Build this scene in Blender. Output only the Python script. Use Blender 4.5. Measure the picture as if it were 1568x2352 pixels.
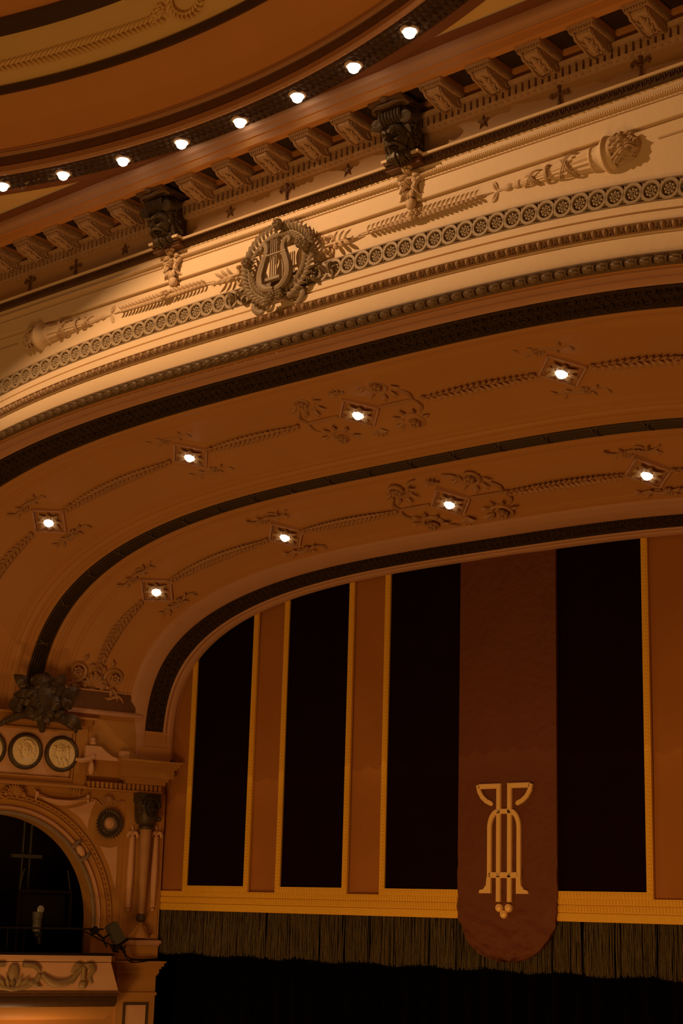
import bpy, math, random
from mathutils import Matrix, Vector
PI = math.pi
rnd = random.Random(7)
for o in list(bpy.data.objects):
    bpy.data.objects.remove(o)
COL = bpy.context.scene.collection
SC = bpy.context.scene
Z0 = 9.0                      # height of the eye above the stalls floor
R = math.radians

# ------------------------------------------------------------------ camera
cd = bpy.data.cameras.new('camera'); cam = bpy.data.objects.new('camera', cd); COL.objects.link(cam)
cd.sensor_fit = 'HORIZONTAL'; cd.sensor_width = 36.0
cd.lens = 3672.6 / 1568 * 36.0
cd.clip_end = 300
pit, yaw, roll = R(14.1363), R(40.7152), R(1.6646)
fw = Vector((-math.sin(yaw)*math.cos(pit), math.cos(yaw)*math.cos(pit), math.sin(pit)))
rt0 = Vector((math.cos(yaw), math.sin(yaw), 0)); up0 = rt0.cross(fw)
rt = rt0*math.cos(roll) + up0*math.sin(roll); up = up0*math.cos(roll) - rt0*math.sin(roll)
cam.matrix_world = Matrix(((rt.x, up.x, -fw.x, 13.7715), (rt.y, up.y, -fw.y, -20.0),
                           (rt.z, up.z, -fw.z, Z0), (0, 0, 0, 1)))
SC.camera = cam
# ------------------------------------------------------------------ light of the hall
w = bpy.data.worlds.new('hall_ambience'); SC.world = w; w.use_nodes = True
bg = w.node_tree.nodes['Background']; bg.inputs[0].default_value = (1.0, 0.455, 0.105, 1); bg.inputs[1].default_value = 0.152
SC.view_settings.view_transform = 'Standard'; SC.view_settings.look = 'None'
SC.view_settings.exposure = 0.0; SC.view_settings.gamma = 1.0

def lamp(kind, name, loc, energy, color, target=None, size=0.3, angle=60, blend=.5):
    l = bpy.data.lights.new(name, kind); l.energy = energy; l.color = color
    if kind == 'AREA': l.size = size
    else: l.shadow_soft_size = size
    if kind == 'SPOT': l.spot_size = R(angle); l.spot_blend = blend
    o = bpy.data.objects.new(name, l); COL.objects.link(o); o.location = loc
    if target is not None:
        o.rotation_euler = (Vector(target)-Vector(loc)).to_track_quat('-Z', 'Y').to_euler()
    return o
WARM = (1.0, 0.585, 0.275)
# floodlight hung inside the dome washes the frieze (added plates that trim its beam follow with the dome)
FL = (-3.0, -11.0, 12.2)
lamp('SPOT', 'frieze_floodlight', (FL[0], FL[1], Z0+FL[2]), 2500, WARM, (-0.6, -5.3, Z0+8.0), .03, 105, .5)
# unseen fills added to brighten the soffit, valance and balcony front
lamp('AREA', 'house_fill', (3.0, -17.0, Z0-6.0), 620, (1.0, 0.50, 0.145), (0, -1.5, Z0+4), 5.0)  # broad warm fill, no fixture modelled
lamp('SPOT', 'valance_fill', (2.5, -17.0, Z0-5.0), 1250, (1.0, 0.50, 0.13), (1.4, 0.0, Z0-0.2), .5, 32, 1.0)  # added fill that makes the foot of the valance brighter
lamp('POINT', 'box_front_fill', (-4.6, -5.5, Z0-3.2), 150, (1.0, 0.52, 0.18), size=.2)  # added fill that lifts the balcony front
lamp('POINT', 'under_box_light', (-7.5, -2.6, Z0-2.75), 40, (1.0, 0.50, 0.20), size=.25)
# ------------------------------------------------------------------ materials
def mat(name, col, rough=.7, metal=0.0, mott=.12, scale=3.0, bump=0.0, bscale=20.0, bkind='noise', emit=None, spec=.3):
    m = bpy.data.materials.new(name); m.use_nodes = True; nt = m.node_tree; n = nt.nodes; L = nt.links
    b = n['Principled BSDF']; b.inputs['Roughness'].default_value = rough; b.inputs['Metallic'].default_value = metal
    b.inputs['Specular IOR Level'].default_value = spec
    tc = n.new('ShaderNodeTexCoord')
    if mott > 0:
        nz = n.new('ShaderNodeTexNoise'); nz.inputs['Scale'].default_value = scale; nz.inputs['Detail'].default_value = 6
        L.new(tc.outputs['Object'], nz.inputs['Vector'])
        mx = n.new('ShaderNodeMixRGB'); mx.inputs[1].default_value = [c*(1-mott) for c in col]+[1]
        mx.inputs[2].default_value = [min(1, c*(1+mott)) for c in col]+[1]
        L.new(nz.outputs['Fac'], mx.inputs[0]); L.new(mx.outputs[0], b.inputs['Base Color'])
    else:
        b.inputs['Base Color'].default_value = list(col)+[1]
    if bump > 0:
        if bkind == 'noise':
            t = n.new('ShaderNodeTexNoise'); t.inputs['Scale'].default_value = bscale; t.inputs['Detail'].default_value = 5; out = t.outputs['Fac']
        elif bkind == 'voronoi':
            t = n.new('ShaderNodeTexVoronoi'); t.inputs['Scale'].default_value = bscale; out = t.outputs['Distance']
        L.new(tc.outputs['Object'], t.inputs['Vector'])
        bp = n.new('ShaderNodeBump'); bp.inputs['Strength'].default_value = bump; bp.inputs['Distance'].default_value = .05
        L.new(out, bp.inputs['Height']); L.new(bp.outputs[0], b.inputs['Normal'])
    if emit:
        b.inputs['Emission Color'].default_value = list(emit[:3])+[1]; b.inputs['Emission Strength'].default_value = emit[3]
    return m
M = dict(
 cream=mat('cream_paint', (.74, .57, .38), .6, mott=.06, scale=1.5, bump=.08, bscale=9),
 relief=mat('tan_plaster_relief', (.56, .40, .25), .6, mott=.12, scale=6),
 rope=mat('brown_laurel_rope', (.20, .13, .07), .35, mott=.2, scale=8, spec=.5),
 eggs=mat('brown_egg_moulding', (.30, .18, .09), .5, mott=.12, scale=8),
 taupelt=mat('taupe_guilloche', (.36, .27, .17), .55, mott=.18, scale=8),
 taupe=mat('taupe_relief', (.27, .20, .125), .55, mott=.18, scale=8),
 taupedk=mat('taupe_ground', (.24, .165, .10), .6, mott=.2, scale=9),
 pink=mat('dusty_pink_molding', (.54, .30, .175), .5, mott=.08),
 terra=mat('terracotta_paint', (.66, .31, .10), .6, mott=.07, scale=2, bump=.06, bscale=12),
 soffit=mat('brown_ochre_paint', (.55, .275, .09), .5, mott=.08, scale=1.2, bump=.05, bscale=10),
 soffrel=mat('ochre_relief', (.46, .25, .11), .5, mott=.15, scale=5),
 maskcap=mat('dark_mask_cap', (.17, .10, .055), .5, mott=.3, scale=9, bump=.4, bscale=22),
 strip=mat('dark_cornice_strip', (.12, .062, .026), .45, mott=.3, scale=12),
 umber=mat('umber_carving', (.065, .034, .014), .45, mott=.25, scale=12),
 friezebr=mat('brown_frieze_paint', (.46, .275, .125), .6, mott=.08, scale=2, bump=.05, bscale=14),
 stone=mat('tan_bracket_plaster', (.50, .32, .19), .6, mott=.22, scale=9, bump=.4, bscale=22),
 maroon=mat('maroon_ceiling_paint', (.22, .085, .035), .6, mott=.1, scale=2),
 reed=mat('dark_reeding', (.07, .043, .022), .5, mott=.2, scale=10),
 dark=mat('dark_olive_carving', (.052, .030, .013), .7, mott=.4, scale=16, spec=.15, bump=.5, bscale=22, bkind='voronoi'),
 darkring=mat('dark_dome_carving', (.085, .05, .028), .8, mott=.4, scale=14, spec=.1, bump=.6, bscale=16, bkind='voronoi'),
 brownband=mat('dark_brown_band', (.15, .068, .026), .6, mott=.2, scale=6, bump=.3, bscale=18),
 ochre=mat('pale_ochre_ceiling', (.80, .56, .23), .6, mott=.06, scale=2, bump=.1, bscale=20),
 gilt=mat('dull_gilt_relief', (.30, .205, .09), .5, mott=.2, scale=8),
 bronze=mat('dark_bronze', (.082, .055, .028), .42, metal=.15, mott=.45, scale=7, bump=.3, bscale=18),
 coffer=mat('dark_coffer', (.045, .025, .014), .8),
 gold=mat('gold_braid', (.86, .50, .04), .5, mott=.10, scale=30, bump=.25, bscale=60),
 orange=mat('orange_valance_cloth', (.39, .157, .035), .85, mott=.14, scale=1.4, bump=.1, bscale=60, spec=.1),
 velvet=mat('black_maroon_velvet', (.010, .0022, .0015), .95, mott=.2, scale=2, spec=.03),
 black=mat('black_curtain', (.003, .002, .002), .95, mott=.2, spec=.02),
 banner=mat('red_brown_banner', (.155, .050, .021), .6, mott=.14, scale=2, bump=.7, bscale=9, spec=.2),
 emblem=mat('emblem_gilt', (.90, .60, .22), .4, mott=.05, metal=.1),
 fringe=mat('olive_fringe', (.12, .088, .034), .7, mott=.3, scale=20),
 ochre2=mat('box_wall_ochre', (.47, .235, .058), .6, mott=.1, scale=3),
 peach=mat('peach_panel_paint', (.68, .40, .22), .6, mott=.08, scale=3),
 medal=mat('ivory_medallion', (.90, .75, .44), .5, mott=.06, scale=6),
 metal=mat('black_metal', (.012, .011, .011), .4, metal=.3, mott=.2),
 speaker=mat('grey_lamp_housing', (.085, .078, .06), .55, mott=.15),
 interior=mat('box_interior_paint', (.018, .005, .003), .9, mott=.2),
 bulb=mat('lit_bulb', (1, .9, .8), .4, mott=0, emit=(1.0, .86, .66, 5.0)),
 glass=mat('grey_lens', (.25, .24, .22), .15, mott=0, spec=.8),
)
# ------------------------------------------------------------------ mesh builder
class MB:
    def __init__(s): s.v = []; s.f = []; s.T = None
    def add(s, vs, fs):
        k = len(s.v)
        s.v += [tuple(s.T @ Vector(p)) if s.T else tuple(p) for p in vs]
        s.f += [tuple(i+k for i in f) for f in fs]
        return s
    def box(s, x0, x1, y0, y1, z0, z1):
        return s.add([(x0,y0,z0),(x1,y0,z0),(x1,y1,z0),(x0,y1,z0),(x0,y0,z1),(x1,y0,z1),(x1,y1,z1),(x0,y1,z1)],
              [(0,3,2,1),(4,5,6,7),(0,1,5,4),(1,2,6,5),(2,3,7,6),(3,0,4,7)])
    def prism(s, poly, z0, z1, inset=0.0):
        n = len(poly); cx = sum(p[0] for p in poly)/n; cy = sum(p[1] for p in poly)/n
        k = 1-inset
        vs = [(x,y,z0) for x,y in poly]+[(cx+(x-cx)*k, cy+(y-cy)*k, z1) for x,y in poly]
        return s.add(vs, [tuple(range(n-1,-1,-1)), tuple(range(n,2*n))]+[(i,(i+1)%n,n+(i+1)%n,n+i) for i in range(n)])
    def grid(s, rows, closed=False, flip=False):
        n = len(rows[0]); vs = [p for r in rows for p in r]; fs = []
        for i in range(len(rows)-1):
            for j in range(n if closed else n-1):
                a,b,c,d = i*n+j, i*n+(j+1)%n, (i+1)*n+(j+1)%n, (i+1)*n+j
                fs.append((a,d,c,b) if flip else (a,b,c,d))
        return s.add(vs, fs)
    def tube(s, path, r, n=6, flat=1.0, cap=True, nrm=(0,0,1)):
        P = [Vector(p) for p in path]; m = len(P); rows = []
        rr = list(r) if isinstance(r, (list, tuple)) else [r]*m
        if 2 < m < 12:                                           # round off short control paths
            Q, q = [], []
            for i in range(m-1):
                a, b, c, d = P[max(i-1,0)], P[i], P[i+1], P[min(i+2,m-1)]
                for k in range(4):
                    t = k/4; Q.append(.5*(2*b+(c-a)*t+(2*a-5*b+4*c-d)*t*t+(3*b-a-3*c+d)*t**3)); q.append(rr[i]+(rr[i+1]-rr[i])*t)
            Q.append(P[-1]); q.append(rr[-1]); P, rr, m = Q, q, len(Q)
        N = Vector(nrm)
        for i, p in enumerate(P):
            t = (P[min(i+1,m-1)]-P[max(i-1,0)])
            t = t.normalized() if t.length > 1e-9 else Vector((1,0,0))
            a = t.cross(N)
            if a.length < 1e-4: a = t.cross(Vector((1,0,0)) if abs(t.x) < .9 else Vector((0,1,0)))
            a.normalize(); b = a.cross(t).normalized()
            rows.append([p + a*math.cos(2*PI*k/n)*rr[i] + b*math.sin(2*PI*k/n)*rr[i]*flat for k in range(n)])
        s.grid(rows, closed=True)
        if cap:
            s.add(rows[0], [tuple(range(n))]); s.add(rows[-1], [tuple(range(n-1,-1,-1))])
        return s
    def ball(s, c, r, n=8, m=6):
        if not isinstance(r, (tuple, list)): r = (r,r,r)
        rows = [[(c[0]+r[0]*math.sin(PI*i/m)*math.cos(2*PI*j/n), c[1]+r[1]*math.sin(PI*i/m)*math.sin(2*PI*j/n), c[2]+r[2]*math.cos(PI*i/m)) for j in range(n)] for i in range(m+1)]
        return s.grid(rows, closed=True, flip=True)
    def lathe(s, prof, n=16, axis='z', c=(0,0,0), a0=0, a1=2*PI):
        full = abs(a1-a0-2*PI) < 1e-6; k = n if full else n+1; rows = []
        for r, h in prof:
            row = []
            for j in range(k):
                a = a0+(a1-a0)*j/n; x, y = r*math.cos(a), r*math.sin(a)
                q = (x,y,h) if axis == 'z' else ((h,x,y) if axis == 'x' else (y,h,x))
                row.append((q[0]+c[0], q[1]+c[1], q[2]+c[2]))
            rows.append(row)
        return s.grid(rows, closed=full)
    def leaf(s, base, ang, L, W, lift=.02, curl=.03, n=5):
        """pointed leaf lying on the local xy plane, raised rib and curled tip"""
        ca, sa = math.cos(ang), math.sin(ang); rows = []
        for i in range(n+1):
            t = i/n; wd = W*.5*math.sin(PI*min(1,(t*.92+.08)))**.8*(1-.15*t); h = lift*math.sin(PI*t*.9)+curl*t*t
            row = []
            for q, zz in ((-1,-.3),(0,.45),(1,-.3)):
                x, y = t*L, q*wd
                row.append((base[0]+x*ca-y*sa, base[1]+x*sa+y*ca, base[2]+h+zz*W*.35))
            rows.append(row)
        return s.grid(rows, flip=True)
    def spiral(s, c, r0, turns, a0, sgn, th, z=0.0, n=22, lift=.0):
        path = []; rad = []
        for i in range(n+1):
            t = i/n; a = a0+sgn*2*PI*turns*t; r = r0*(1-t)**.8+.012*t
            path.append((c[0]+r*math.cos(a), c[1]+r*math.sin(a), z+lift*t)); rad.append(th*(1-.45*t))
        return s.tube(path, rad, 5)
    def flower(s, c, r, n=6, h=.04):
        for k in range(n):
            a = 2*PI*k/n; s.ball((c[0]+.58*r*math.cos(a), c[1]+.58*r*math.sin(a), c[2]+h*.3), (.40*r, .40*r, h), 6, 4)
        return s.ball((c[0], c[1], c[2]+h*.8), (.28*r, .28*r, h*.7), 6, 4)
    def bar(s, path, wd, z0, z1, rid=.72):
        """flat bar with a raised middle, mitred in the xy plane"""
        path = [p for i, p in enumerate(path) if i == 0 or math.hypot(p[0]-path[i-1][0], p[1]-path[i-1][1]) > 1e-4]; m = len(path); rows = []
        for i in range(m):
            p = Vector(path[i]); a = Vector(path[max(i-1,0)]); b = Vector(path[min(i+1,m-1)])
            d1 = (p-a).normalized() if i > 0 else (b-p).normalized(); d2 = (b-p).normalized() if i < m-1 else d1
            t = (d1+d2).normalized(); nn = Vector((-t.y, t.x)); k = 1/max(.5, nn.dot(Vector((-d1.y, d1.x))))
            hw = wd/2*k
            rows.append([(p.x-nn.x*hw, p.y-nn.y*hw, z0), (p.x-nn.x*hw, p.y-nn.y*hw, z1*.72), (p.x-nn.x*hw*rid, p.y-nn.y*hw*rid, z1),
                         (p.x+nn.x*hw*rid, p.y+nn.y*hw*rid, z1), (p.x+nn.x*hw, p.y+nn.y*hw, z1*.8), (p.x+nn.x*hw, p.y+nn.y*hw, z0)])
        s.grid(rows, closed=True); s.add(rows[0], [(0,1,2,3,4,5)]); s.add(rows[-1], [(5,4,3,2,1,0)])
        return s
    def mesh(s, name, m, smooth=True):
        me = bpy.data.meshes.new(name); me.from_pydata(s.v, [], s.f); me.update()
        me.materials.append(M[m])
        me.polygons.foreach_set('use_smooth', [smooth]*len(me.polygons))
        if smooth:
            me.set_sharp_from_angle(angle=R(42))
        return me
    def build(s, name, m, parent=None, smooth=True, **tags):
        o = bpy.data.objects.new(name, s.mesh(name, m, smooth)); COL.objects.link(o)
        if parent is not None: o.parent = parent
        for k, v in tags.items(): o[k] = v
        return o
def thing(name, label, cat, mtx, group=None):
    o = bpy.data.objects.new(name, None); COL.objects.link(o); o.matrix_world = mtx; o.empty_display_size = .1
    o['label'] = label; o['category'] = cat
    if group: o['group'] = group
    return o
def tag(o, label, cat, group=None):
    o['label'] = label; o['category'] = cat
    if group: o['group'] = group
    return o
def struct(name, mb, m, smooth=True):
    return mb.build(name, m, None, smooth, kind='structure')
def dup(root, mtx, label, group=None):
    r = root.copy(); COL.objects.link(r); r.matrix_world = mtx; r['label'] = label
    if group: r['group'] = group
    for ch in list(root.children):
        c = ch.copy(); COL.objects.link(c); c.parent = r
        for g in list(ch.children):
            d = g.copy(); COL.objects.link(d); d.parent = c
    return r
# ------------------------------------------------------------------ frames
def frame(o, x, y, z):
    x, y, z = Vector(x).normalized(), Vector(y).normalized(), Vector(z).normalized()
    return Matrix(((x.x,y.x,z.x,o[0]),(x.y,y.y,z.y,o[1]),(x.z,y.z,z.z,o[2]),(0,0,0,1)))
YF = -5.32                                      # plane of the frieze wall
def FR(x, z, d=0.0): return frame((x, YF-d, Z0+z), (1,0,0), (0,0,1), (0,-1,0))
TS = R(16.5); UX = Vector((math.sin(TS), math.cos(TS), 0)); UN = Vector((math.cos(TS), -math.sin(TS), 0))
def SW(u, v, d=0.0):                            # frame on the splayed side wall
    p = Vector((-7.42, 0, Z0+v)) + UX*u + UN*d
    return frame(p, UX, (0,0,1), UN)
# ------------------------------------------------------------------ the arch: superellipse rings
NE = 3.15; ZS = 2.6
_tab = []; _l = 0; _p = (0.0, 1.0)
for i in range(2001):
    ph = PI/2*i/2000; q = (math.sin(ph)**(2/NE), math.cos(ph)**(2/NE))
    _l += math.hypot((q[0]-_p[0])*7.9, (q[1]-_p[1])*3.3); _p = q; _tab.append((_l, q))
_tot = _l
def unit(s):
    s = max(-1, min(1, s)); t = abs(s)*_tot; lo, hi = 0, 2000
    while hi-lo > 1:
        m = (lo+hi)//2
        if _tab[m][0] < t: lo = m
        else: hi = m
    a, b = _tab[lo], _tab[hi]; k = (t-a[0])/max(1e-9, b[0]-a[0])
    x = a[1][0]+(b[1][0]-a[1][0])*k; z = a[1][1]+(b[1][1]-a[1][1])*k
    return (x if s >= 0 else -x), z
def ring(a, c, s):
    x, z = unit(s); return x*a, ZS+(c-ZS)*z
PROF = [(.730,10.30,7.26),(.734,10.25,7.24),(.746,9.95,7.18),(.767,9.65,7.09),(.816,8.80,6.85),(.871,8.40,6.42),(.883,8.30,6.38),(.924,7.87,6.02),(.975,7.48,5.67),(.991,7.38,5.56),(1.0,7.32,5.49),(1.004,7.30,5.47)]
def ac(w):
    for i in range(len(PROF)-1):
        a, b = PROF[i], PROF[i+1]
        if w <= b[0] or i == len(PROF)-2:
            k = (w-a[0])/(b[0]-a[0]); return a[1]+(b[1]-a[1])*k, a[2]+(b[2]-a[2])*k
def PS(s, w):
    a, c = ac(w); x, z = ring(a, c, s); return Vector((x, 20*(w-1), Z0+z))
def frame_s(s, w, d=0.0):
    p = PS(s, w); e = .004
    tx = (PS(min(1,s+e), w)-PS(max(-1,s-e), w)).normalized()
    ty = (PS(s, w-.006)-PS(s, w+.006)).normalized()
    n = tx.cross(ty).normalized(); ty = n.cross(tx)
    return frame(p+n*d, tx, ty, n)
def s_of_x(x, w):
    a, c = ac(w); lo, hi = 0.0, 1.0
    for _ in range(40):
        m = (lo+hi)/2
        if unit(m)[0]*a < abs(x): lo = m
        else: hi = m
    return math.copysign(lo, x)
SS = [-1+2*i/180 for i in range(181)]
_nc = {}
def nrm_s(s, w):
    k = (round(s,4), round(w,4))
    if k not in _nc: _nc[k] = frame_s(s, w).col[2].to_3d()
    return _nc[k]
def sweep_s(prof, s0=-1.0, s1=1.0):             # moulding running round the soffit; prof = [(depth, height off the surface)]
    mb = MB(); ss = [s for s in SS if s0-1e-6 <= s <= s1+1e-6]
    if ss[0] > s0+1e-4: ss = [s0]+ss
    if ss[-1] < s1-1e-4: ss = ss+[s1]
    mb.grid([[PS(s, w)+nrm_s(s, w)*d for w, d in prof] for s in ss]); return mb
def af(c): return 10.25+(c-7.24)*.5
def sweep_f(prof):                              # moulding round the arch on the frieze wall; prof = [(crown height, projection)]
    mb = MB(); mb.grid([[(ring(af(c), c, s)[0], YF-d, Z0+ring(af(c), c, s)[1]) for c, d in prof] for s in SS], flip=True); return mb
def framef(c, s, d=0.0):
    e = .003; a = af(c); p = ring(a, c, s); q0 = ring(a, c, max(-1, s-e)); q1 = ring(a, c, min(1, s+e))
    t = Vector((q1[0]-q0[0], 0, q1[1]-q0[1])).normalized()
    return frame((p[0], YF-d, Z0+p[1]), t, (-t.z, 0, t.x), (0,-1,0))
def steps_f(c, pitch, smax=.93):                # equal steps of arc length, symmetric about the crown
    a = af(c); out = [0.0]; s = 0.0; acc = 0; pr = ring(a, c, 0)
    while s < smax:
        s += .0004; p = ring(a, c, s); acc += math.hypot(p[0]-pr[0], p[1]-pr[1]); pr = p
        if acc >= pitch: acc -= pitch; out.append(s)
    return out
# ================================================================== STRUCTURE
# frieze wall: arched lower edge, straight top
mb = MB()
rows = []
for s in SS:
    c = 8.05; x, z = ring(af(c), c, s); zt = 8.735
    rows.append([(x, YF, Z0+z+(zt-z)*k/4) for k in range(5)])
mb.grid(rows, flip=True)
XW = 13.0
mb.grid([[(x, YF, Z0+z) for z in (ZS, 8.735)] for x in (-XW, -af(8.05))], flip=True)
mb.grid([[(x, YF, Z0+z) for z in (ZS, 8.735)] for x in (af(8.05), XW)], flip=True)
def straight(prof, x0=-XW, x1=XW): # profile (z, projection) run along x
    m_ = MB(); n = 24
    m_.grid([[(x0+(x1-x0)*i/n, YF-d, Z0+z) for z, d in prof] for i in range(n+1)], flip=True); return m_
q = straight([(8.735,0),(8.738,-.025),(8.765,-.025),(8.767,.035),(8.78,.04),(9.0,.04),(9.002,.012),(9.016,.012),(9.018,.045),(9.06,.045)])
mb.add(q.v, q.f)
struct('wall_front', mb, 'cream', False)
# leaf moulding under the dark cornice strip
mb = straight([(9.06,.045),(9.062,.075),(9.085,.095),(9.10,.085),(9.108,.055),(9.17,.055),(9.175,.065),(9.19,.065)])
for i in range(560):
    x = -8.4+i*.03
    mb.ball((x, YF-.085, Z0+9.068+.006*(i%2)), (.011, .016, .018), 5, 4)
struct('trim_1', mb, 'cream')
mb = straight([(9.19,.06),(9.205,.065),(9.225,.085),(9.255,.11),(9.285,.145)])
for i in range(560):
    x = -8.4+i*.03
    mb.ball((x, YF-.115-.008*(i%2), Z0+9.245+.01*((i*7)%3-1)), (.012, .028, .035), 5, 4)
struct('trim_2', mb, 'strip')
mb = straight([(9.283,.14),(9.285,.165),(9.312,.175),(9.318,.165),(9.33,.01)])
struct('trim_3', mb, 'cream', False)
struct('wall_frieze', straight([(9.33,0),(9.68,0)]), 'friezebr', False)
# dentil course
mb = straight([(9.665,0),(9.668,.05),(9.685,.06),(9.69,.095),(9.71,.10),(9.712,.055),(9.838,.055),(9.84,.12),(9.865,.135),(9.885,.15),(9.89,.04),(10.02,.04)])
for i in range(180):
    x = (-89.5+i)*.0955; mb.box(x-.031, x+.031, YF-.105, YF-.03, Z0+9.71, Z0+9.839)
    mb.box(x-.02, x+.02, YF-.07, YF-.04, Z0+9.668, Z0+9.684)
struct('trim_4', mb, 'stone', False)
# corona with dark coffers between the modillions
DC = .68
mb = MB()
mb.box(-XW, XW, YF-.60, YF-.04, Z0+10.06, Z0+10.20)
xs = [k*.72 for k in range(-17, 18)]
for x in xs:
    mb.box(x-.17, x+.17, YF-.60, YF-.04, Z0+9.985, Z0+10.06)
mb.box(-XW, XW, YF-.12, YF-.04, Z0+9.985, Z0+10.06)
q = straight([(9.985,.56),(9.985,DC),(10.09,DC),(10.095,DC+.02),(10.105,DC+.02)]); mb.add(q.v, q.f)
mb.box(-XW, XW, YF-DC+.001, YF-.56, Z0+9.986, Z0+10.2)
struct('trim_5', mb, 'terra', False)
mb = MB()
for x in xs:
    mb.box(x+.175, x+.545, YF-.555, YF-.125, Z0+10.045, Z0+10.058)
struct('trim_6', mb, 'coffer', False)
struct('trim_7', straight([(10.105,DC+.015),(10.12,DC+.02),(10.15,DC+.035),(10.18,DC+.075),(10.20,DC+.085),(10.235,DC+.09),(10.28,DC+.09)]), 'pink', False)
# ceiling: flat maroon border, pale field pierced by the dome
CX, CY = 0.0, -19.04; ZC = 10.28; RD = 13.14
ARC = [R(20+i*140/140) for i in range(141)]
mb = MB()
mb.grid([[(-XW-4+i*(2*XW+8)/30, y, Z0+ZC) for y in (YF-DC-.05, -6.28)] for i in range(31)])
struct('ceiling', mb, 'maroon', False)
mb = MB()                                       # pale field outside the circle
rows = []
for a in ARC:
    ex, ey = CX+RD*math.cos(a), CY+RD*math.sin(a)
    far = min(24/max(abs(math.cos(a)), 1e-3), (-6.28-CY)/math.sin(a))
    far = max(far, RD)
    rows.append([(ex, ey, Z0+ZC+.012), (CX+far*math.cos(a), CY+far*math.sin(a), Z0+ZC+.012)])
mb.grid(rows); struct('ceiling', mb, 'ochre', False)
def dome(prof, n=200, a0=R(18), a1=R(162)):
    m_ = MB(); m_.grid([[(CX+r*math.cos(a0+(a1-a0)*i/n), CY+r*math.sin(a0+(a1-a0)*i/n), Z0+z) for r, z in prof] for i in range(n+1)], flip=True); return m_
struct('trim_8', dome([(13.14,10.30),(13.14,10.262),(13.10,10.262),(12.98,10.268)]), 'maroon')
mb = dome([(12.98,10.268),(12.97,10.25),(12.80,10.262),(12.60,10.25),(12.57,10.268)])
for i in range(420):                            # leaf carving on the ring that carries the lamps
    a = R(40+i*100/420); r = 12.66+.055*((i%2)*2-1)
    for rr_, sz in ((r, .055), (r+.2, .04)):
        mb.ball((CX+rr_*math.cos(a), CY+rr_*math.sin(a), Z0+10.255), (sz, sz, .028), 6, 4)
struct('trim_9', mb, 'darkring')
struct('trim_10', dome([(12.57,10.268),(12.56,10.25),(12.53,10.25),(12.51,10.29),(12.545,10.38),(12.55,10.40)]), 'pink')
mb = dome([(12.55,10.40),(12.57,10.41),(12.58,10.55),(12.56,10.56)])
struct('trim_11', mb, 'brownband')
struct('trim_12', dome([(12.56,10.56),(12.52,10.57),(12.52,10.60),(12.55,10.615),(12.55,10.66),(12.58,10.67)]), 'pink')
struct('ceiling', dome([(12.58,10.67),(12.53,10.80),(12.40,11.02),(12.24,11.24),(12.18,11.32)]), 'terra')
struct('trim_13', dome([(12.18,11.32),(12.13,11.31),(12.09,11.41),(12.13,11.43)]), 'umber')
struct('ceiling', dome([(12.13,11.42),(12.03,11.56),(11.9,11.75),(11.72,12.02)]), 'ochre')
struct('trim_14', dome([(11.77,11.97),(11.67,12.0),(11.57,12.15),(11.61,12.19)]), 'umber')
struct('ceiling', dome([(11.61,12.17),(11.4,12.40),(10.8,12.85),(9.5,13.6),(7,14.4),(4,14.9),(.01,15.1)], 90, 0, 2*PI), 'terra')
t = thing('beam_shaper', 'unseen black floodlight housing with added plates that shape its beam', 'lamp', Matrix.Translation((FL[0], FL[1], Z0+FL[2])))  # unseen box and plates, added to block and shape the light
kx = .5/(YF-FL[1])
cut = [(-11,6.3),(-6.1,7.85),(-3.6,8.65),(-1.8,9.25),(.3,9.42),(3,9.4),(7,9.2),(12,8.9)]
def beam_plate(pts, zz):
    b = MB(); q = [((x-FL[0])*kx, (z-FL[2])*kx) for x, z in pts]
    for y in (.50, .51): b.grid([[(x, y, z), (x, y, zz)] for x, z in q])
    b.build('beam_plate', 'coffer', t, False)
beam_plate(cut, .25); beam_plate([(x, ring(af(7.24), 7.20, max(-1, min(1, s_of_x(max(-9,min(9,x)), .734))))[1]) for x in [i*.6 for i in range(-18, 19)]], -1.0)  # top plate darkens the upper frieze, bottom one spares the curtain
b = MB(); b.box(-1.3, 1.3, -.12, .52, .25, .27); b.box(-1.3, 1.3, -.14, -.12, -1.0, .27); b.box(-1.32,-1.3,-.14,.52,-1.0,.27); b.box(1.3,1.32,-.14,.52,-1.0,.27); b.tube([(0,0,.27),(0,0,.9)], .03, 8)
b.build('housing', 'coffer', t, False)
# mouldings of the arch on the frieze wall
struct('trim_15', sweep_f([(8.33,0),(8.32,.05),(8.30,.055),(8.295,.02),(8.065,.02),(8.06,.055),(8.045,.05),(8.04,0)]), 'taupedk')
struct('trim_16', sweep_f([(8.05,.0),(8.04,.05),(7.95,.05),(7.94,.015),(7.915,.015),(7.91,.075),(7.80,.075)]), 'cream', False)
mb = sweep_f([(7.80,.07),(7.795,.10),(7.78,.115),(7.76,.09),(7.70,.075),(7.69,.09),(7.68,.05)])
c = 7.74
for k, s in enumerate(steps_f(c, .148)):
    for sg in ((1,-1) if k else (1,)):
        mb.T = framef(c, s*sg, .085); mb.ball((0,0,0), (.040,.055,.04), 8, 6)
        mb.tube([(-.052,.05,.0),(-.062,.0,.012),(-.045,-.045,.0)], .009, 4); mb.tube([(.052,.05,.0),(.062,.0,.012),(.045,-.045,.0)], .009, 4)
        mb.T = None
        mb.T = framef(c, s*sg+.0001, .09); mb.ball((.074,0,0), (.008,.05,.02), 5, 4); mb.T = None
struct('trim_17', mb, 'eggs')
struct('trim_18', sweep_f([(7.68,.06),(7.67,.03),(7.655,.03),(7.65,.045),(7.44,.045),(7.43,.07),(7.42,.07)]), 'cream', False)
mb = sweep_f([(7.42,.06),(7.41,.09),(7.385,.10),(7.36,.08),(7.27,.07),(7.25,.03)])
c = 7.315
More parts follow.
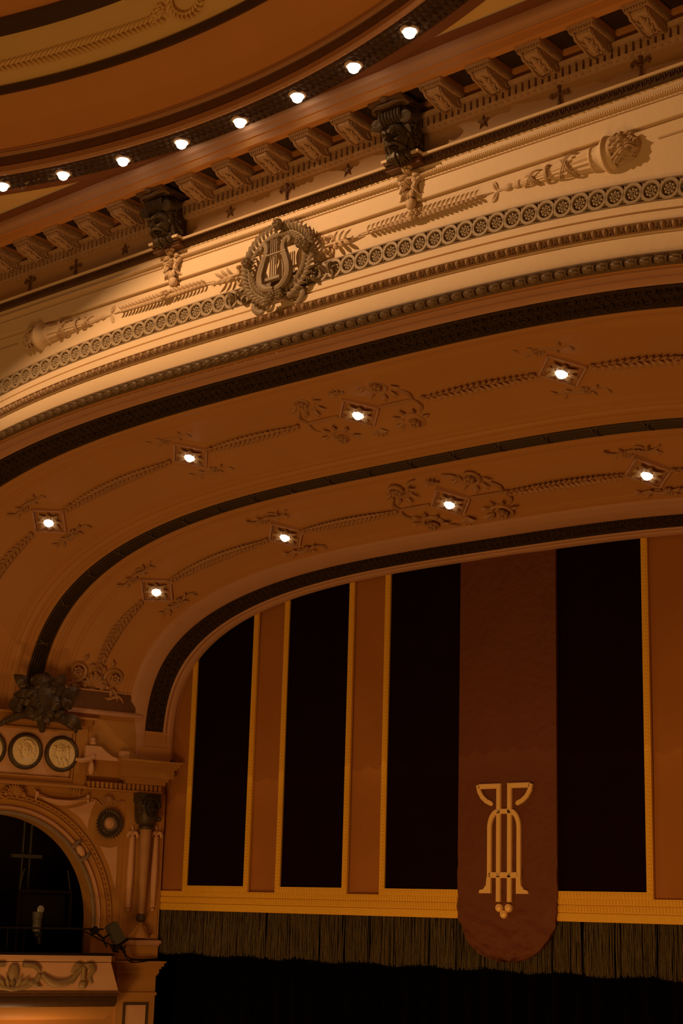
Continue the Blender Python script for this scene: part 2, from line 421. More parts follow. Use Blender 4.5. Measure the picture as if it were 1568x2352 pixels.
for k, s in enumerate(steps_f(c, .185)):        # bound laurel leaves of the rope
    for sg in ((1,-1) if k else (1,)):
        mb.T = framef(c, s*sg, .10); mb.ball((0,0,0), (.095,.055,.05), 8, 6)
        mb.ball((.03*sg,.022,.025), (.06,.022,.035), 6, 4); mb.ball((.03*sg,-.022,.025), (.06,.022,.035), 6, 4)
        mb.tube([(.08*sg,-.05,0),(.088*sg,0,.045),(.08*sg,.05,0)], .012, 5)
        mb.T = None
struct('trim_19', mb, 'rope')
# soffit
struct('wall_arch', sweep_s([(.731,.0),(.737,0),(.746,0),(.77,0)]+[(.77+.01*i,0) for i in range(1,23)]+[(.995,0),(1.002,0)]), 'soffit')
struct('trim_20', sweep_s([(.7325,-.02),(.7325,.03),(.736,.045),(.7385,.03),(.739,.015),(.744,.015),(.745,.03)]), 'pink')
mb = sweep_s([(.7455,0),(.746,.03),(.748,.035),(.749,.012),(.764,.012),(.765,.035),(.767,.03),(.7675,0)])
for i in range(330):
    s = -.9+i*1.8/329; w_ = .752+.009*(i%2)
    f = frame_s(s, w_, .012); mb.T = f; mb.flower((0,0,0), .075, 4, .025); mb.T = None
struct('trim_21', mb, 'dark')
struct('trim_22', sweep_s([(.7675,0),(.768,.025),(.7705,.035),(.773,.02),(.7735,0)]), 'soffit')
for w0, w1 in ((.779,.7805),(.853,.8545),(.9005,.902),(.9535,.955)):
    pass
mb = MB()
for w0 in (.7795,.7825,.8505,.8535,.9015,.9045,.950,.953):
    q = sweep_s([(w0-.0006,0),(w0-.0003,.014),(w0+.0003,.014),(w0+.0006,0)]); mb.add(q.v, q.f)
struct('trim_23', mb, 'soffit')
struct('trim_24', sweep_s([(.858,0),(.8585,.03),(.861,.05),(.8635,.035),(.864,.015),(.867,.015),(.8675,.04),(.8705,.04),(.871,0)]), 'soffit')
# reeded bundle tied with ribbons
mb = MB()
for k in range(6):
    w0 = .8716+k*.0021
    q = sweep_s([(w0,.01),(w0+.0004,.045+.02*math.sin(PI*(k+.5)/6)),(w0+.001,.055+.03*math.sin(PI*(k+.5)/6)),(w0+.0017,.045+.02*math.sin(PI*(k+.5)/6)),(w0+.0021,.01)], -.955, .955); mb.add(q.v, q.f)
for i in range(-12, 13):
    s = i*.0755; f = frame_s(s, .877, .0); mb.T = f
    for sg in (-1, 1):
        mb.tube([(-.06*sg,-.12,.03),(-.02*sg,-.06,.085),(.02*sg,.06,.085),(.06*sg,.12,.03)], .016, 5, .6)
    mb.T = None
struct('trim_25', mb, 'reed')
struct('trim_26', sweep_s([(.884,0),(.8845,.03),(.8875,.03),(.888,.01),(.8895,.01),(.890,.03),(.8925,.02),(.893,0)]), 'soffit')
struct('trim_27', sweep_s([(.958,0),(.959,.02),(.9635,.03),(.964,.05),(.9705,.07),(.9735,.06),(.974,.02)]), 'pink')
mb = sweep_s([(.974,.0),(.9745,.035),(.976,.035),(.9765,.012),(.9895,.012),(.990,.035),(.991,.03),(.9915,0)], -.952, .952)
for i in range(300):
    s = -.948+i*1.896/299; f = frame_s(s, .980+.006*(i%2), .012); mb.T = f; mb.flower((0,0,0), .06, 4, .02); mb.T = None
struct('trim_28', mb, 'dark')
struct('trim_29', sweep_s([(.9905,0),(.991,.03),(.9925,.045),(.9945,.03),(.995,.02),(.996,.045),(.999,.05),(1.0005,.03),(1.001,-.02),(1.006,-.05)]), 'pink')
# ================================================================== relief faces
def face_field(x, y, beard=0.0, open_mouth=0.0, old=0.0):
    """height of a face over the unit oval (x across, y up)"""
    g = lambda cx, cy, sx, sy: math.exp(-((x-cx)/sx)**2-((y-cy)/sy)**2)
    r2 = x*x+y*y
    z = .55*math.sqrt(max(0, 1-min(1, r2*.92)))
    z += .34*g(0,.02,.10,.24)+.20*g(0,-.12,.15,.09)            # nose
    z += .13*(g(-.33,.34,.22,.09)+g(.33,.34,.22,.09))          # brows
    z -= .20*(g(-.31,.18,.15,.10)+g(.31,.18,.15,.10))          # sockets
    z += .10*(g(-.31,.17,.07,.05)+g(.31,.17,.07,.05))          # eyeballs
    z += .12*(g(-.45,-.12,.2,.18)+g(.45,-.12,.2,.18))          # cheeks
    z += .09*(g(0,-.36,.2,.05)+g(0,-.5,.18,.05)) - .06*g(0,-.43,.22,.025)
    z += .16*g(0,-.72,.2,.14)
    z -= open_mouth*.55*g(0,-.46,.21,.12)
    z += open_mouth*(.16*g(-.2,-.3,.2,.06)+.16*g(.2,-.3,.2,.06)+.12*g(0,-.66,.2,.05))
    if beard: z += beard*.07*(math.sin(x*28+y*7)+math.sin(y*19-x*11))*(1 if y < -.5 or abs(x) > .6 else 0)
    if old: z += old*.04*math.sin(y*30)*g(0,.62,.5,.2)
    return z
def face(mb, cx, cy, cz, hw, hh, dp, nx=30, ny=38, **kw):
    rows = []
    for i in range(ny+1):
        y = -1+2*i/ny; half = math.sqrt(max(.0, 1-y*y))*(1-.12*max(0,-y)); row = []
        for j in range(nx+1):
            x = (-1+2*j/nx)*half; row.append((cx+x*hw, cy+y*hh, cz+dp*face_field(x, y, **kw)))
        rows.append(row)
    return mb.grid(rows)
# ------------------------------------------------------------------ mask brackets
def make_mask():
    t = thing('mask_bracket', '', 'bracket', Matrix())
    mb = MB(); mb.box(-.27,.27,-.10,-.03,.08,.20); mb.box(-.28,.28,-.03,-.003,.08,.245)
    for i in range(26): mb.ball((-.26+i*.0208,-.06,.20), (.010,.034,.02), 5, 4)
    mb.build('shelf', 'brownband', t, False)
    mb = MB(); mb.box(-.295,.295,-.003,.032,.08,.275); mb.build('shelf_top', 'cream', t, False)
    LEAN = Matrix.Translation((0,.0,.12))@Matrix.Rotation(R(20), 4, 'X')@Matrix.Diagonal((1.22, 1.03, 1.3, 1))
    mb = MB(); mb.box(-.19,.19,.03,.60,.0,.10); mb.T = LEAN; mb.box(-.185,.185,.0,.62,-.08,.08)
    for i in range(7): mb.tube([(-.12+.04*i,.46,.10),(-.12+.04*i,.54,.14),(-.13+.043*i,.62,.13)], .019, 5)
    mb.build('bracket_body', 'bronze', t, False)
    mb = MB(); mb.T = LEAN; face(mb, 0,.27,.05,.150,.205,.25, open_mouth=1.0, old=1.0)
    for sg in (-1,1):
        mb.ball((.05*sg,.315,.175), (.022,.014,.018), 8, 6)
        mb.tube([(.015*sg,.345,.225),(.055*sg,.375,.215),(.115*sg,.345,.16)], [.022,.022,.012], 6)
        mb.tube([(0,.215,.235),(.045*sg,.21,.225),(.095*sg,.175,.18),(.115*sg,.12,.13)], [.020,.022,.016,.008], 6)
        mb.ball((.075*sg,.25,.155), (.03,.03,.03), 7, 5)
        mb.ball((.155*sg,.28,.08), (.028,.045,.03), 6, 5)
    mb.build('face', 'bronze', t)
    mb = MB(); mb.T = LEAN; mb.ball((0,.172,.165), (.060,.034,.03), 10, 6); mb.build('mouth', 'coffer', t)
    mb = MB(); mb.T = LEAN; r = random.Random(3)
    for i in range(13):
        x = -.15+.025*i; L = .13*(1-abs(x)*2.5)+.06
        mb.tube([(x*.8,.13,.155-abs(x)*.5),(x+.015*math.sin(i*2),.13-L*.5,.175-abs(x)*.5),(x-.012*math.cos(i),.13-L,.12-abs(x)*.4)], [.020,.022,.007], 6)
    mb.build('beard', 'bronze', t)
    for sg in (-1,1):
        mb = MB(); mb.T = LEAN
        for i in range(7): mb.spiral((sg*(.175+.012*(i%2)), .44-.065*i, .04), .042, 1.2, r.random()*6, sg, .018, z=.0, n=9, lift=.05)
        mb.build('hair', 'bronze', t)
    for sg in (-1,1):
        mb = MB(); mb.T = LEAN; mb.spiral((sg*.185,.50,.14), .075, 1.7, PI/2, -sg, .022, n=20, lift=.05); mb.lathe([(0,.13),(.05,.135),(.078,.13),(.078,-.05)], 12, 'z', (sg*.185,.50,0))
        mb.build('volute', 'bronze', t)
    mb = MB(); mb.box(-.24,.24,.61,.645,.0,.46); mb.box(-.27,.27,.645,.69,.0,.60)
    mb.tube([(-.27,.60,.44),(-.22,.635,.52),(0,.60,.56),(.22,.635,.52),(.27,.60,.44)], .03, 6)
    mb.ball((0,.67,.60), (.07,.05,.045), 8, 5); mb.build('abacus', 'maskcap', t)
    return t
mk = make_mask()
lab = 'dark bronze shouting mask bracket, {1} of the lyre wreath'
mk.matrix_world = FR(-2.16, 9.30); tag(mk, lab.format('left', 'left'), 'bracket', 'bronze mask brackets')
dup(mk, FR(2.16, 9.30), lab.format('right', 'right'))
# scrolled pendants below the shelves
def make_pendant():
    t = thing('scroll_pendant', '', 'ornament', Matrix())
    mb = MB()
    for sg in (-1,1):
        mb.spiral((.17*sg,.33,.06), .085, 1.6, PI, sg, .026, n=18, lift=.06)
        mb.tube([(.17*sg,.25,.06),(.10*sg,.12,.10),(.12*sg,.02,.06),(.19*sg,-.02,.03)], [.03,.035,.025,.01], 6)
        for k in range(4): mb.leaf((.03*sg,.30-.07*k,.08), PI/2-sg*(1.9+.25*k), .15, .07, .04, .02)
    mb.build('scroll', 'relief', t)
    MB().flower((0,.37,.12), .085, 6, .05).build('flower', 'relief', t); MB().flower((0,.16,.10), .06, 5, .05).build('flower', 'relief', t)
    mb = MB()
    for k in range(5): mb.leaf((0,.10,.05), -PI/2+(k-2)*.35, .17, .06, .05, .02)
    mb.ball((.02,-.10,.06), (.075,.085,.055), 10, 7); mb.spiral((.02,-.10,.11), .05, 1.3, 0, 1, .014, n=12)
    mb.build('drop', 'relief', t)
    return t
pd = make_pendant(); pd.matrix_world = FR(-2.14, 8.83)
tag(pd, 'small cream scroll pendant hanging under the left bronze mask', 'ornament', 'scroll pendants under the masks')
dup(pd, FR(2.18, 8.83), 'small cream scroll pendant hanging under the right bronze mask')
# ------------------------------------------------------------------ modillions
def make_modillion():
    t = thing('modillion', '', 'bracket', Matrix())
    mb = MB(); mb.box(-.16,.16,.0,.045,.02,.585); mb.box(-.175,.175,.04,.084,.02,.615)
    for i in range(9): mb.ball((-.15+.0375*i,.022,.59), (.014,.022,.016), 5, 4)
    for i in range(14): mb.ball((.162,.022,.56-.04*i), (.012,.02,.015), 5, 4); mb.ball((-.162,.022,.56-.04*i), (.012,.02,.015), 5, 4)
    mb.build('abacus', 'stone', t)
    mb = MB(); pts = [(.04,-.09),(.14,-.115),(.22,-.13),(.30,-.125),(.38,-.095),(.45,-.075),(.51,-.07),(.555,-.045),(.56,-.01),(.54,.0),(.04,.0)]
    rows = [[(sx, p[1], p[0]) for p in pts] for sx in (-.115,.115)]
    mb.grid(rows, flip=False); mb.add(rows[0], [tuple(range(len(pts)))]); mb.add(rows[1], [tuple(range(len(pts)-1,-1,-1))])
    mb.build('console', 'stone', t, False)
    mb = MB()
    for sg in (-1,1):
        mb.tube([(.105*sg,-.115,.10),(.105*sg,-.14,.20),(.105*sg,-.138,.29),(.105*sg,-.105,.38),(.105*sg,-.085,.46),(.105*sg,-.07,.54),(.105*sg,-.02,.575)], .018, 6)
        mb.T = Matrix.Translation((.118*sg,-.045,.49))@Matrix.Rotation(PI/2,4,'Y'); mb.spiral((0,0,0), .05, 1.5, 0, 1, .016, n=12)
        mb.T = Matrix.Translation((.118*sg,-.05,.14))@Matrix.Rotation(PI/2,4,'Y'); mb.spiral((0,0,0), .06, 1.5, 0, 1, .016, n=12); mb.T = None
    mb.tube([(0,-.12,.14),(0,-.15,.22),(0,-.14,.30),(0,-.11,.38),(0,-.09,.46),(0,-.075,.52)], [.012,.04,.055,.05,.04,.014], 6, .6)
    for sg in (-1,1):
        for q in (.2,.3,.4): mb.tube([(.02*sg,-.13+.1*max(0,q-.25),q),(.05*sg,-.145+.2*max(0,q-.25),q+.03),(.075*sg,-.12+.2*max(0,q-.25),q+.06)], [.01,.018,.008], 5)
    mb.build('scroll', 'stone', t)
    return t
md = make_modillion(); first = True
order = {1:'first',2:'second',3:'third',4:'fourth',5:'fifth',6:'sixth',7:'seventh'}
for k in range(-8, 9):
    if abs(k) == 3: continue
    x = k*.72
    if k < -3: lb = 'carved tan plaster bracket under the cornice, %s to the left of the left bronze mask' % order[-3-k]
    elif k > 3: lb = 'carved tan plaster bracket under the cornice, %s to the right of the right bronze mask' % order[k-3]
    else: lb = 'carved tan plaster bracket under the cornice, %s one rightward between the two bronze masks' % order[k+3]
    if first:
        md.matrix_world = FR(x, 9.90, .0); tag(md, lb, 'bracket', 'scrolled brackets under the cornice'); first = False
    else: dup(md, FR(x, 9.90, .0), lb)
# ------------------------------------------------------------------ stars and lily crosses on the brown frieze
def star_mb():
    m_ = MB(); m_.prism([(math.cos(PI/2+PI*i/5)*(.11 if i%2 == 0 else .045), math.sin(PI/2+PI*i/5)*(.11 if i%2 == 0 else .045)) for i in range(10)], 0, .03, .55); return m_
def lily_mb():
    m_ = MB(); m_.tube([(0,-.14,.02),(0,.0,.025)], [.012,.02], 6); m_.ball((0,.09,.02), (.028,.07,.02), 8, 5); m_.ball((0,.0,.025), (.045,.018,.02), 8, 5)
    for sg in (-1,1): m_.tube([(0,0,.02),(.05*sg,.03,.02),(.09*sg,.06,.02),(.12*sg,.03,.02),(.10*sg,.0,.02)], [.012,.018,.02,.016,.008], 6)
    m_.ball((0,-.13,.02), (.03,.03,.02), 6, 4); return m_
def cross_mb():
    m_ = MB()
    for k in range(4):
        a = PI/4+k*PI/2+PI/4; m_.tube([(0,0,.02),(.08*math.cos(a),.08*math.sin(a),.02)], [.012,.018], 6); m_.ball((.11*math.cos(a), .11*math.sin(a), .02), (.034,.034,.02), 6, 4)
    m_.ball((0,0,.02), (.03,.03,.025), 6, 4); return m_
sm = star_mb().mesh('star_ornament', 'brownband', False); lm = lily_mb().mesh('lily_ornament', 'brownband'); cm = cross_mb().mesh('cross_ornament', 'brownband')
frz = [(-5.48,lm,'lily','small dark lily ornament on the brown frieze near the left edge of the photo'),
 (-4.38,cm,'cross','small dark lobed cross on the brown frieze, far left of the left mask'),
 (-3.27,sm,'star','small dark star on the brown frieze, just left of the left mask'),
 (-1.08,sm,'star','small dark star on the brown frieze, just right of the left mask'),
 (0.0,lm,'lily','small dark lily ornament on the brown frieze above the lyre wreath'),
 (1.08,sm,'star','small dark star on the brown frieze, just left of the right mask'),
 (3.27,sm,'star','small dark star on the brown frieze, just right of the right mask'),
 (4.38,cm,'cross','small dark lobed cross on the brown frieze, second ornament right of the right mask'),
 (5.48,lm,'lily','small dark lily ornament on the brown frieze near the right edge of the photo')]
for x, me, cat, lb in frz:
    o = bpy.data.objects.new(cat+'_ornament', me); COL.objects.link(o); o.matrix_world = FR(x, 9.55)
    tag(o, lb, 'ornament', 'ornaments on the brown frieze')
# ------------------------------------------------------------------ guilloche roundels
gt = bpy.data.objects['trim_15']
mb = MB()
mb.lathe([(.133,.0),(.133,.035),(.127,.042),(.095,.042),(.090,.034),(.088,.008)], 22, 'z')
mb.tube([(.0,.05,.016),(.0,.05,.016)], .001, 3) if False else None
for k in range(8):
    a = 2*PI*k/8; mb.ball((.055*math.cos(a), .055*math.sin(a), .018), (.022,.022,.016), 6, 4)
mb.lathe([(.034,.018),(.032,.032),(.022,.032),(.020,.02)], 12); mb.ball((0,0,.03), (.012,.012,.010), 6, 4)
for sg in (-1,1):
    mb.tube([(.118,-.02*sg,.03),(.135,.06*sg,.03),(.125,.105*sg,.03)], [.012,.012,.006], 5)
gme = mb.mesh('rosette', 'taupelt'); n_ = 0
for k, s in enumerate(steps_f(8.18, .2335, .99)):
    for sg in ((1,-1) if k else (1,)):
        f = framef(8.18, s*sg, .018)
        if abs(f.col[3][0]) < .62 or abs(f.col[3][0]) > 8.6 or n_ > 97: continue
        o = bpy.data.objects.new('rosette', gme); COL.objects.link(o); o.parent = gt; o.matrix_local = f; n_ += 1
# ------------------------------------------------------------------ lyre wreath
t = thing('lyre_wreath', 'large dark laurel wreath with a lyre on the bright arch wall', 'ornament', FR(0, 8.44, .02))
mb = MB(); mb.lathe([(.001,.0),(.50,.0)], 24); 
def ell(a, rx=.545, ry=.475): return (rx*math.sin(a), ry*math.cos(a))
for sg in (-1, 1):
    st = MB(); path = [(*(sg*ell(a)[0], ell(a)[1]), .10) for a in [R(8+i*160/20) for i in range(21)]]
    path = [(p[0], p[1]-.0, p[2]) for p in path]; st.tube(path, .018, 6)
    br = st.build('laurel_branch', 'taupe', t)
    lf = MB()
    for i in range(23):
        a = R(9+i*160/22)
        x, y = ell(a); x *= sg
        rad = math.atan2(y, x)
        tg = rad+sg*PI/2                                         # leaves point upward along the branch
        lf.leaf((x, y, .10), tg-sg*.88, .185, .075, .06, -.02)
        lf.leaf((x, y, .10), tg+sg*.9, .15, .062, .05, -.01)
    lf.build('leaves', 'taupe', br)
for (fx, fy, k) in ((.02,.50,3),(-.50,.13,3),(.50,.13,4),(-.02,-.50,4),(.10,-.46,2)):
    r = random.Random(int(fx*100)+k)
    for j in range(k): MB().flower((fx+r.uniform(-.06,.06), fy+r.uniform(-.05,.05), .17+.02*j), .075, 6, .045).build('flower', 'taupe', t)
ly = MB()
for sg in (-1, 1):
    path = [(.02*sg,-.36,.16),(.14*sg,-.35,.17),(.235*sg,-.26,.17),(.25*sg,-.12,.17),(.20*sg,.04,.17),(.16*sg,.14,.17),(.15*sg,.22,.17),(.18*sg,.29,.17),(.235*sg,.31,.17),(.27*sg,.26,.18)]
    ly.tube(path, [.035,.052,.062,.062,.057,.052,.047,.042,.034,.024], 8); ly.ball((.255*sg,.25,.18), (.038,.038,.03), 8, 6)
    ly.tube([(.185*sg,-.27,.215),(.20*sg,-.15,.215),(.16*sg,0,.215)], [.008,.02,.008], 6)
    ly.spiral((.10*sg,-.30,.19), .06, 1.2, PI/2, sg, .018, n=12)
frm = ly.build('lyre', 'taupe', t)
MB().tube([(-.22,.12,.20),(.22,.12,.20)], .020, 6).build('crossbar', 'taupe', frm)
MB().box(-.13,.13,-.25,-.21,.15,.22).build('tailpiece', 'taupe', frm, False)
for i in range(4): MB().tube([(-.06+.04*i,-.22,.20),(-.05+.033*i,.33,.20)], .011, 6).build('string', 'taupe', frm)
for sg in (-1, 1):                                               # ribbons trailing over the guilloche band
    rb = MB(); pts = [(.42*sg,-.30),(.55*sg,-.22),(.66*sg,-.34),(.74*sg,-.20),(.86*sg,-.26),(.93*sg,-.16)]
    for z, wd in ((.06,.10),(.09,.06)):
        P_ = []
        for i in range(26):
            u = i/25*(len(pts)-1); j = min(int(u), len(pts)-2); k = u-j
            P_.append((pts[j][0]+(pts[j+1][0]-pts[j][0])*k, pts[j][1]+(pts[j+1][1]-pts[j][1])*(3*k*k-2*k**3)-.02, z+.05*math.sin(i*.9)))
        rb.tube(P_, [wd*.5*(.7+.3*math.sin(i*.7)) for i in range(26)], 6, .35)
    rb.tube([(.88*sg,-.22,.08),(.93*sg,-.32,.06),(.90*sg,-.40,.04)], [.03,.022,.012], 5)
    rb.tube([(.40*sg,-.38,.10),(.44*sg,-.52,.09),(.34*sg,-.60,.07),(.26*sg,-.56,.06)], [.03,.05,.035,.02], 6, .5)
    rb.build('ribbon', 'taupe', t)
# leafy scroll finials beside the wreath
def make_finial():
    t = thing('scroll_spray', '', 'ornament', Matrix()); mb = MB()
    for sg in (-1,1):
        mb.spiral((.12,.085*sg,.05), .075, 1.5, -PI/2*sg, sg, .024, n=18, lift=.06); mb.ball((.12,.085*sg,.09), (.03,.03,.03), 6, 5)
        mb.spiral((.0,.14*sg,.04), .05, 1.2, PI, sg, .018, n=12, lift=.03)
    mb.build('scroll', 'relief', t); mb = MB(); mb.tube([(.10,0,.05),(.30,0,.05),(.50,0,.04),(.72,.0,.012)], [.03,.028,.018,.005], 6)
    for k, (x, L) in enumerate(((.24,.16),(.32,.17),(.40,.19))):
        for sg in (-1,1): mb.leaf((x,0,.05), sg*(.95-.2*k), L, .06, .05, .03)
    mb.build('leaves', 'relief', t); return t
fi = make_finial(); fi.matrix_world = FR(.68, 8.53, .0)
tag(fi, 'scrolled leaf spray just right of the lyre wreath', 'ornament', 'scrolled sprays beside the wreath')
FLIP = Matrix.Rotation(PI, 4, 'Z')
dup(fi, FR(-.68, 8.53)@FLIP, 'scrolled leaf spray just left of the lyre wreath')
# laurel garlands
def make_garland():
    t = thing('laurel_garland', '', 'garland', Matrix()); mb = MB()
    mb.tube([(-.14,0,.01),(.0,0,.03),(.85,0,.045),(1.72,.0,.02),(1.98,.0,.008)], [.005,.010,.016,.010,.004], 6); mb.build('stem', 'relief', t)
    mb = MB()
    for i in range(24):
        x = .02+i*.074; L = .085+.03*math.sin(PI*i/23)
        for sg in (-1,1): mb.leaf((x,0,.03), sg*.62, L*1.15, .046+.014*math.sin(PI*i/23), .045, .03, 4)
    for i in range(5): mb.ball((.62+.1*i,.035*(-1)**i,.07), (.03,.02,.02), 6, 4)
    mb.build('leaves', 'relief', t)
    MB().flower((.82,0,.06), .085, 6, .05).build('flower', 'relief', t); return t
ga = make_garland(); ga.matrix_world = FR(1.45, 8.56)
tag(ga, 'thin laurel garland between the wreath and the right torch', 'garland', 'laurel garlands')
dup(ga, FR(-1.45, 8.56)@FLIP, 'thin laurel garland between the wreath and the left torch')
# torches
def make_torch():
    t = thing('torch_relief', '', 'torch', Matrix()); mb = MB(); n = 30; rows = []
    for i in range(21):
        x = .30+i*(1.20-.0)/20*.93; r = .045+.115*(i/20)**1.1
        rows.append([(x, (r*(1-.12*(j%2)))*math.cos(2*PI*j/n), .03+(r*(1-.12*(j%2)))*math.sin(2*PI*j/n)) for j in range(n)])
    mb.grid(rows, closed=True); mb.build('fluted_body', 'cream', t)
    mb = MB(); mb.lathe([(.02,.0),(.03,.06),(.025,.10),(.05,.16),(.055,.2),(.035,.24),(.055,.30),(.06,.34),(.045,.36)], 14, 'x', (0,0,.03)); 
    for k in range(6): mb.spiral((.1+.04*k,.02*(-1)**k,.06), .03, 1, k, 1, .014, n=8)
    mb.build('tail', 'relief', t)
    mb = MB()
    for sg in (-1,1): mb.tube([(.02,0,.03),(-.03,.06*sg,.05),(-.05,.12*sg,.03),(-.01,.10*sg,.05),(.03,.01*sg,.04)], [.01,.022,.025,.02,.01], 6)
    mb.build('bow', 'relief', t)
    mb = MB()
    for x0, x1 in ((.42,.64),(.92,1.16)):
        for sg in (-1,1):
            for dd in (-.016,.016):
                r0 = .06+.115*((x0-.3)/1.1); r1 = .06+.115*((x1-.3)/1.1)
                mb.tube([(x0+dd,-r0*1.05*sg,.03),(x0+.3*(x1-x0)+dd,-.6*r0*sg,.03+r0*.95),(x0+.7*(x1-x0)+dd,.6*r1*sg,.03+r1*.95),(x1+dd,r1*1.05*sg,.03)], .010, 5)
    mb.lathe([(.105,.73),(.125,.74),(.128,.77),(.108,.78)], 18, 'x', (0,0,.03)); mb.build('binding', 'relief', t)
    mb = MB(); mb.lathe([(.14,1.36),(.165,1.37),(.17,1.39),(.155,1.40),(.15,1.44),(.165,1.48),(.165,1.49),(.19,1.52),(.225,1.56),(.235,1.58),(.225,1.60),(.20,1.61),(.20,1.63),(.205,1.65),(.19,1.68),(.14,1.68)], 28, 'x', (0,0,.03))
    mb.build('collar', 'cream', t)
    mb = MB(); mb.ball((1.79,.0,.05), (.20,.18,.12), 14, 10); r = random.Random(5)
    for k in range(34):
        y = r.uniform(-.17,.17); L = r.uniform(.16,.28); z = .085+.13*math.sqrt(max(0,1-(y/.19)**2)); x = 1.66+r.uniform(0,.14)
        L = min(L, 2.02-x-abs(y)*.5); ph = r.uniform(0,6)
        P_ = [(x+L*j/7, y*(1-.25*j/7)+.022*math.sin(ph+j*1.3), z*(1-.06*j)+.02*math.cos(ph+j)) for j in range(8)]
        mb.tube(P_, [.012,.019,.022,.022,.019,.015,.011,.004], 5)
    mb.build('flame', 'relief', t); return t
to = make_torch(); to.matrix_world = FR(3.47, 8.56, -.045)
tag(to, 'fluted torch relief with flames, right side of the bright arch wall', 'torch', 'torch reliefs')
dup(to, FR(-3.47, 8.56, -.045)@FLIP, 'fluted torch relief with flames, left side of the bright arch wall')
# thin panel lines outside the torches
mb = MB()
for sg in (-1,1):
    x0, x1 = sorted((5.68*sg, 10*sg)); mb.box(x0, x1, YF-.012, YF-.001, Z0+8.565, Z0+8.585)
struct('trim_30', mb, 'relief', False)
# ================================================================== soffit fixtures and reliefs
def make_fixture():
    t = thing('soffit_lamp', '', 'lamp', Matrix()); mb = MB(); h = .265
    for k in range(4):
        a = PI/4+k*PI/2; mb.T = Matrix.Rotation(a, 4, 'Z')
        mb.prism([(-h,-h),(h,-h),(h-.035,-h+.035),(-h+.035,-h+.035)], -.02, .055, .02)
        mb.prism([(-h+.045,-h+.045),(h-.045,-h+.045),(h-.06,-h+.06),(-h+.06,-h+.06)], -.02, .03)
    mb.T = None; mb.build('frame', 'pink', t, False)
    mb = MB()
    for k in range(8): mb.leaf((0,0,.02), PI*k/4, .235 if k%2 == 0 else .20, .12, .045, .045)
    mb.build('petals', 'relief', t)
    MB().lathe([(.098,.0),(.098,.075),(.088,.085),(.080,.07)], 20).build('bezel', 'relief', t)
    MB().lathe([(.080,.06),(.072,.10),(.045,.13),(.0,.14)], 20).build('bulb', 'bulb', t); return t
fx = make_fixture()
def scroll_rose(mb, x, y, a, sg, r=.17):
    c, s = math.cos(a), math.sin(a); mb.T = Matrix.Translation((x,y,0))@Matrix.Rotation(a,4,'Z')
    mb.spiral((0,0,.02), r, 1.4, PI*.9, -sg, .042, n=20, lift=.05); mb.flower((0,0,.05), r*.5, 6, .05)
    mb.tube([(-r,0,.02),(-r*1.4,-.10*sg,.02),(-r*2.2,-.16*sg,.02)], [.03,.03,.012], 5)
    for k in range(5): mb.leaf((-r*math.cos(k*.7), r*math.sin(k*.7)*sg, .02), PI-.7*k*sg if sg > 0 else PI+.7*k, .15, .08, .04, .03, 4)
    mb.T = None
def make_center_relief():
    t = thing('rose_scroll_relief', '', 'ornament', Matrix())
    for sx in (-1,1):
        for sy in (-1,1):
            mb = MB(); scroll_rose(mb, .66*sx, .46*sy, (0 if sx > 0 else PI), -sy*sx, .19); mb.build('rose_scroll', 'soffrel', t)
        mb = MB(); mb.tube([(.38*sx,0,.02),(.62*sx,.0,.03),(.95*sx,0,.02)], [.025,.035,.02], 6)
        for sy in (-1,1): mb.tube([(.95*sx,0,.02),(.98*sx,.16*sy,.03),(.86*sx,.30*sy,.02)], [.02,.03,.02], 5)
        mb.build('stem', 'soffrel', t)
    for sy in (-1,1):
        mb = MB()
        for k in range(5): mb.leaf((0,.44*sy,.01), sy*(PI/2+(k-2)*.5), .17, .07, .04, .03)
        mb.build('palmette', 'soffrel', t)
    return t
def make_side_relief():
    mb = MB()
    for sy in (1,):
        mb.flower((-.10,.46*sy,.03), .075, 6, .04); mb.spiral((.10,.48*sy,.02), .085, 1.3, 0, sy, .02, n=14, lift=.03)
        mb.tube([(-.42,.52*sy,.01),(-.25,.45*sy,.03),(0,.50*sy,.03),(.25,.45*sy,.03),(.45,.53*sy,.01)], [.01,.025,.03,.025,.01], 6)
        for k in range(7): mb.leaf((-.33+.11*k,.48*sy,.02), (.9 if k%2 else -.9)+(0 if k > 3 else PI), .13, .06, .03, .02, 4)
    return mb
cre = make_center_relief(); cre_used = False; sme = make_side_relief().mesh('scroll_relief', 'soffrel')
def soffit_garland(s0, s1, w, name='leaf_garland'):
    """twisted leaf string; built in the frame of its first point"""
    f0 = frame_s((s0+s1)/2, w); inv = f0.inverted(); mb = MB(); n = int(abs(s1-s0)*_tot/.085)
    pts = []
    for i in range(n+1):
        s = s0+(s1-s0)*i/n; f = inv@frame_s(s, w, .02); pts.append(f.col[3].to_3d()); th_ = .6+.4*math.sin(PI*i/n)
        mb.T = f
        for sg in (-1,1): mb.leaf((0,0,.01), sg*.75+(.0 if s1 > s0 else PI), .15*th_, .075*th_, .035, .025, 3)
        if i%3 == 0: mb.ball((0,.03*(-1)**i,.03), (.04,.03,.03), 5, 4)
        mb.T = None
    mb.tube(pts, .018, 5); o = mb.build(name, 'soffrel'); o.matrix_world = f0; return o
rowA = [(-6.63,.816),(-3.35,.816),(0,.816),(3.35,.816)]; rowB = [(-6.28,.924),(-3.30,.924),(0,.924),(3.32,.924)]
labA = ['at the far left edge of the soffit\'s front row','second from left in the soffit\'s front row','amid rose scrolls in the soffit\'s front row','rightmost of the soffit\'s front row']
labB = ['leftmost of the soffit\'s back row, above the curved corner','with small square frame, second in the soffit\'s back row','amid rose scrolls in the soffit\'s back row','rightmost of the soffit\'s back row near the photo edge']
first = True
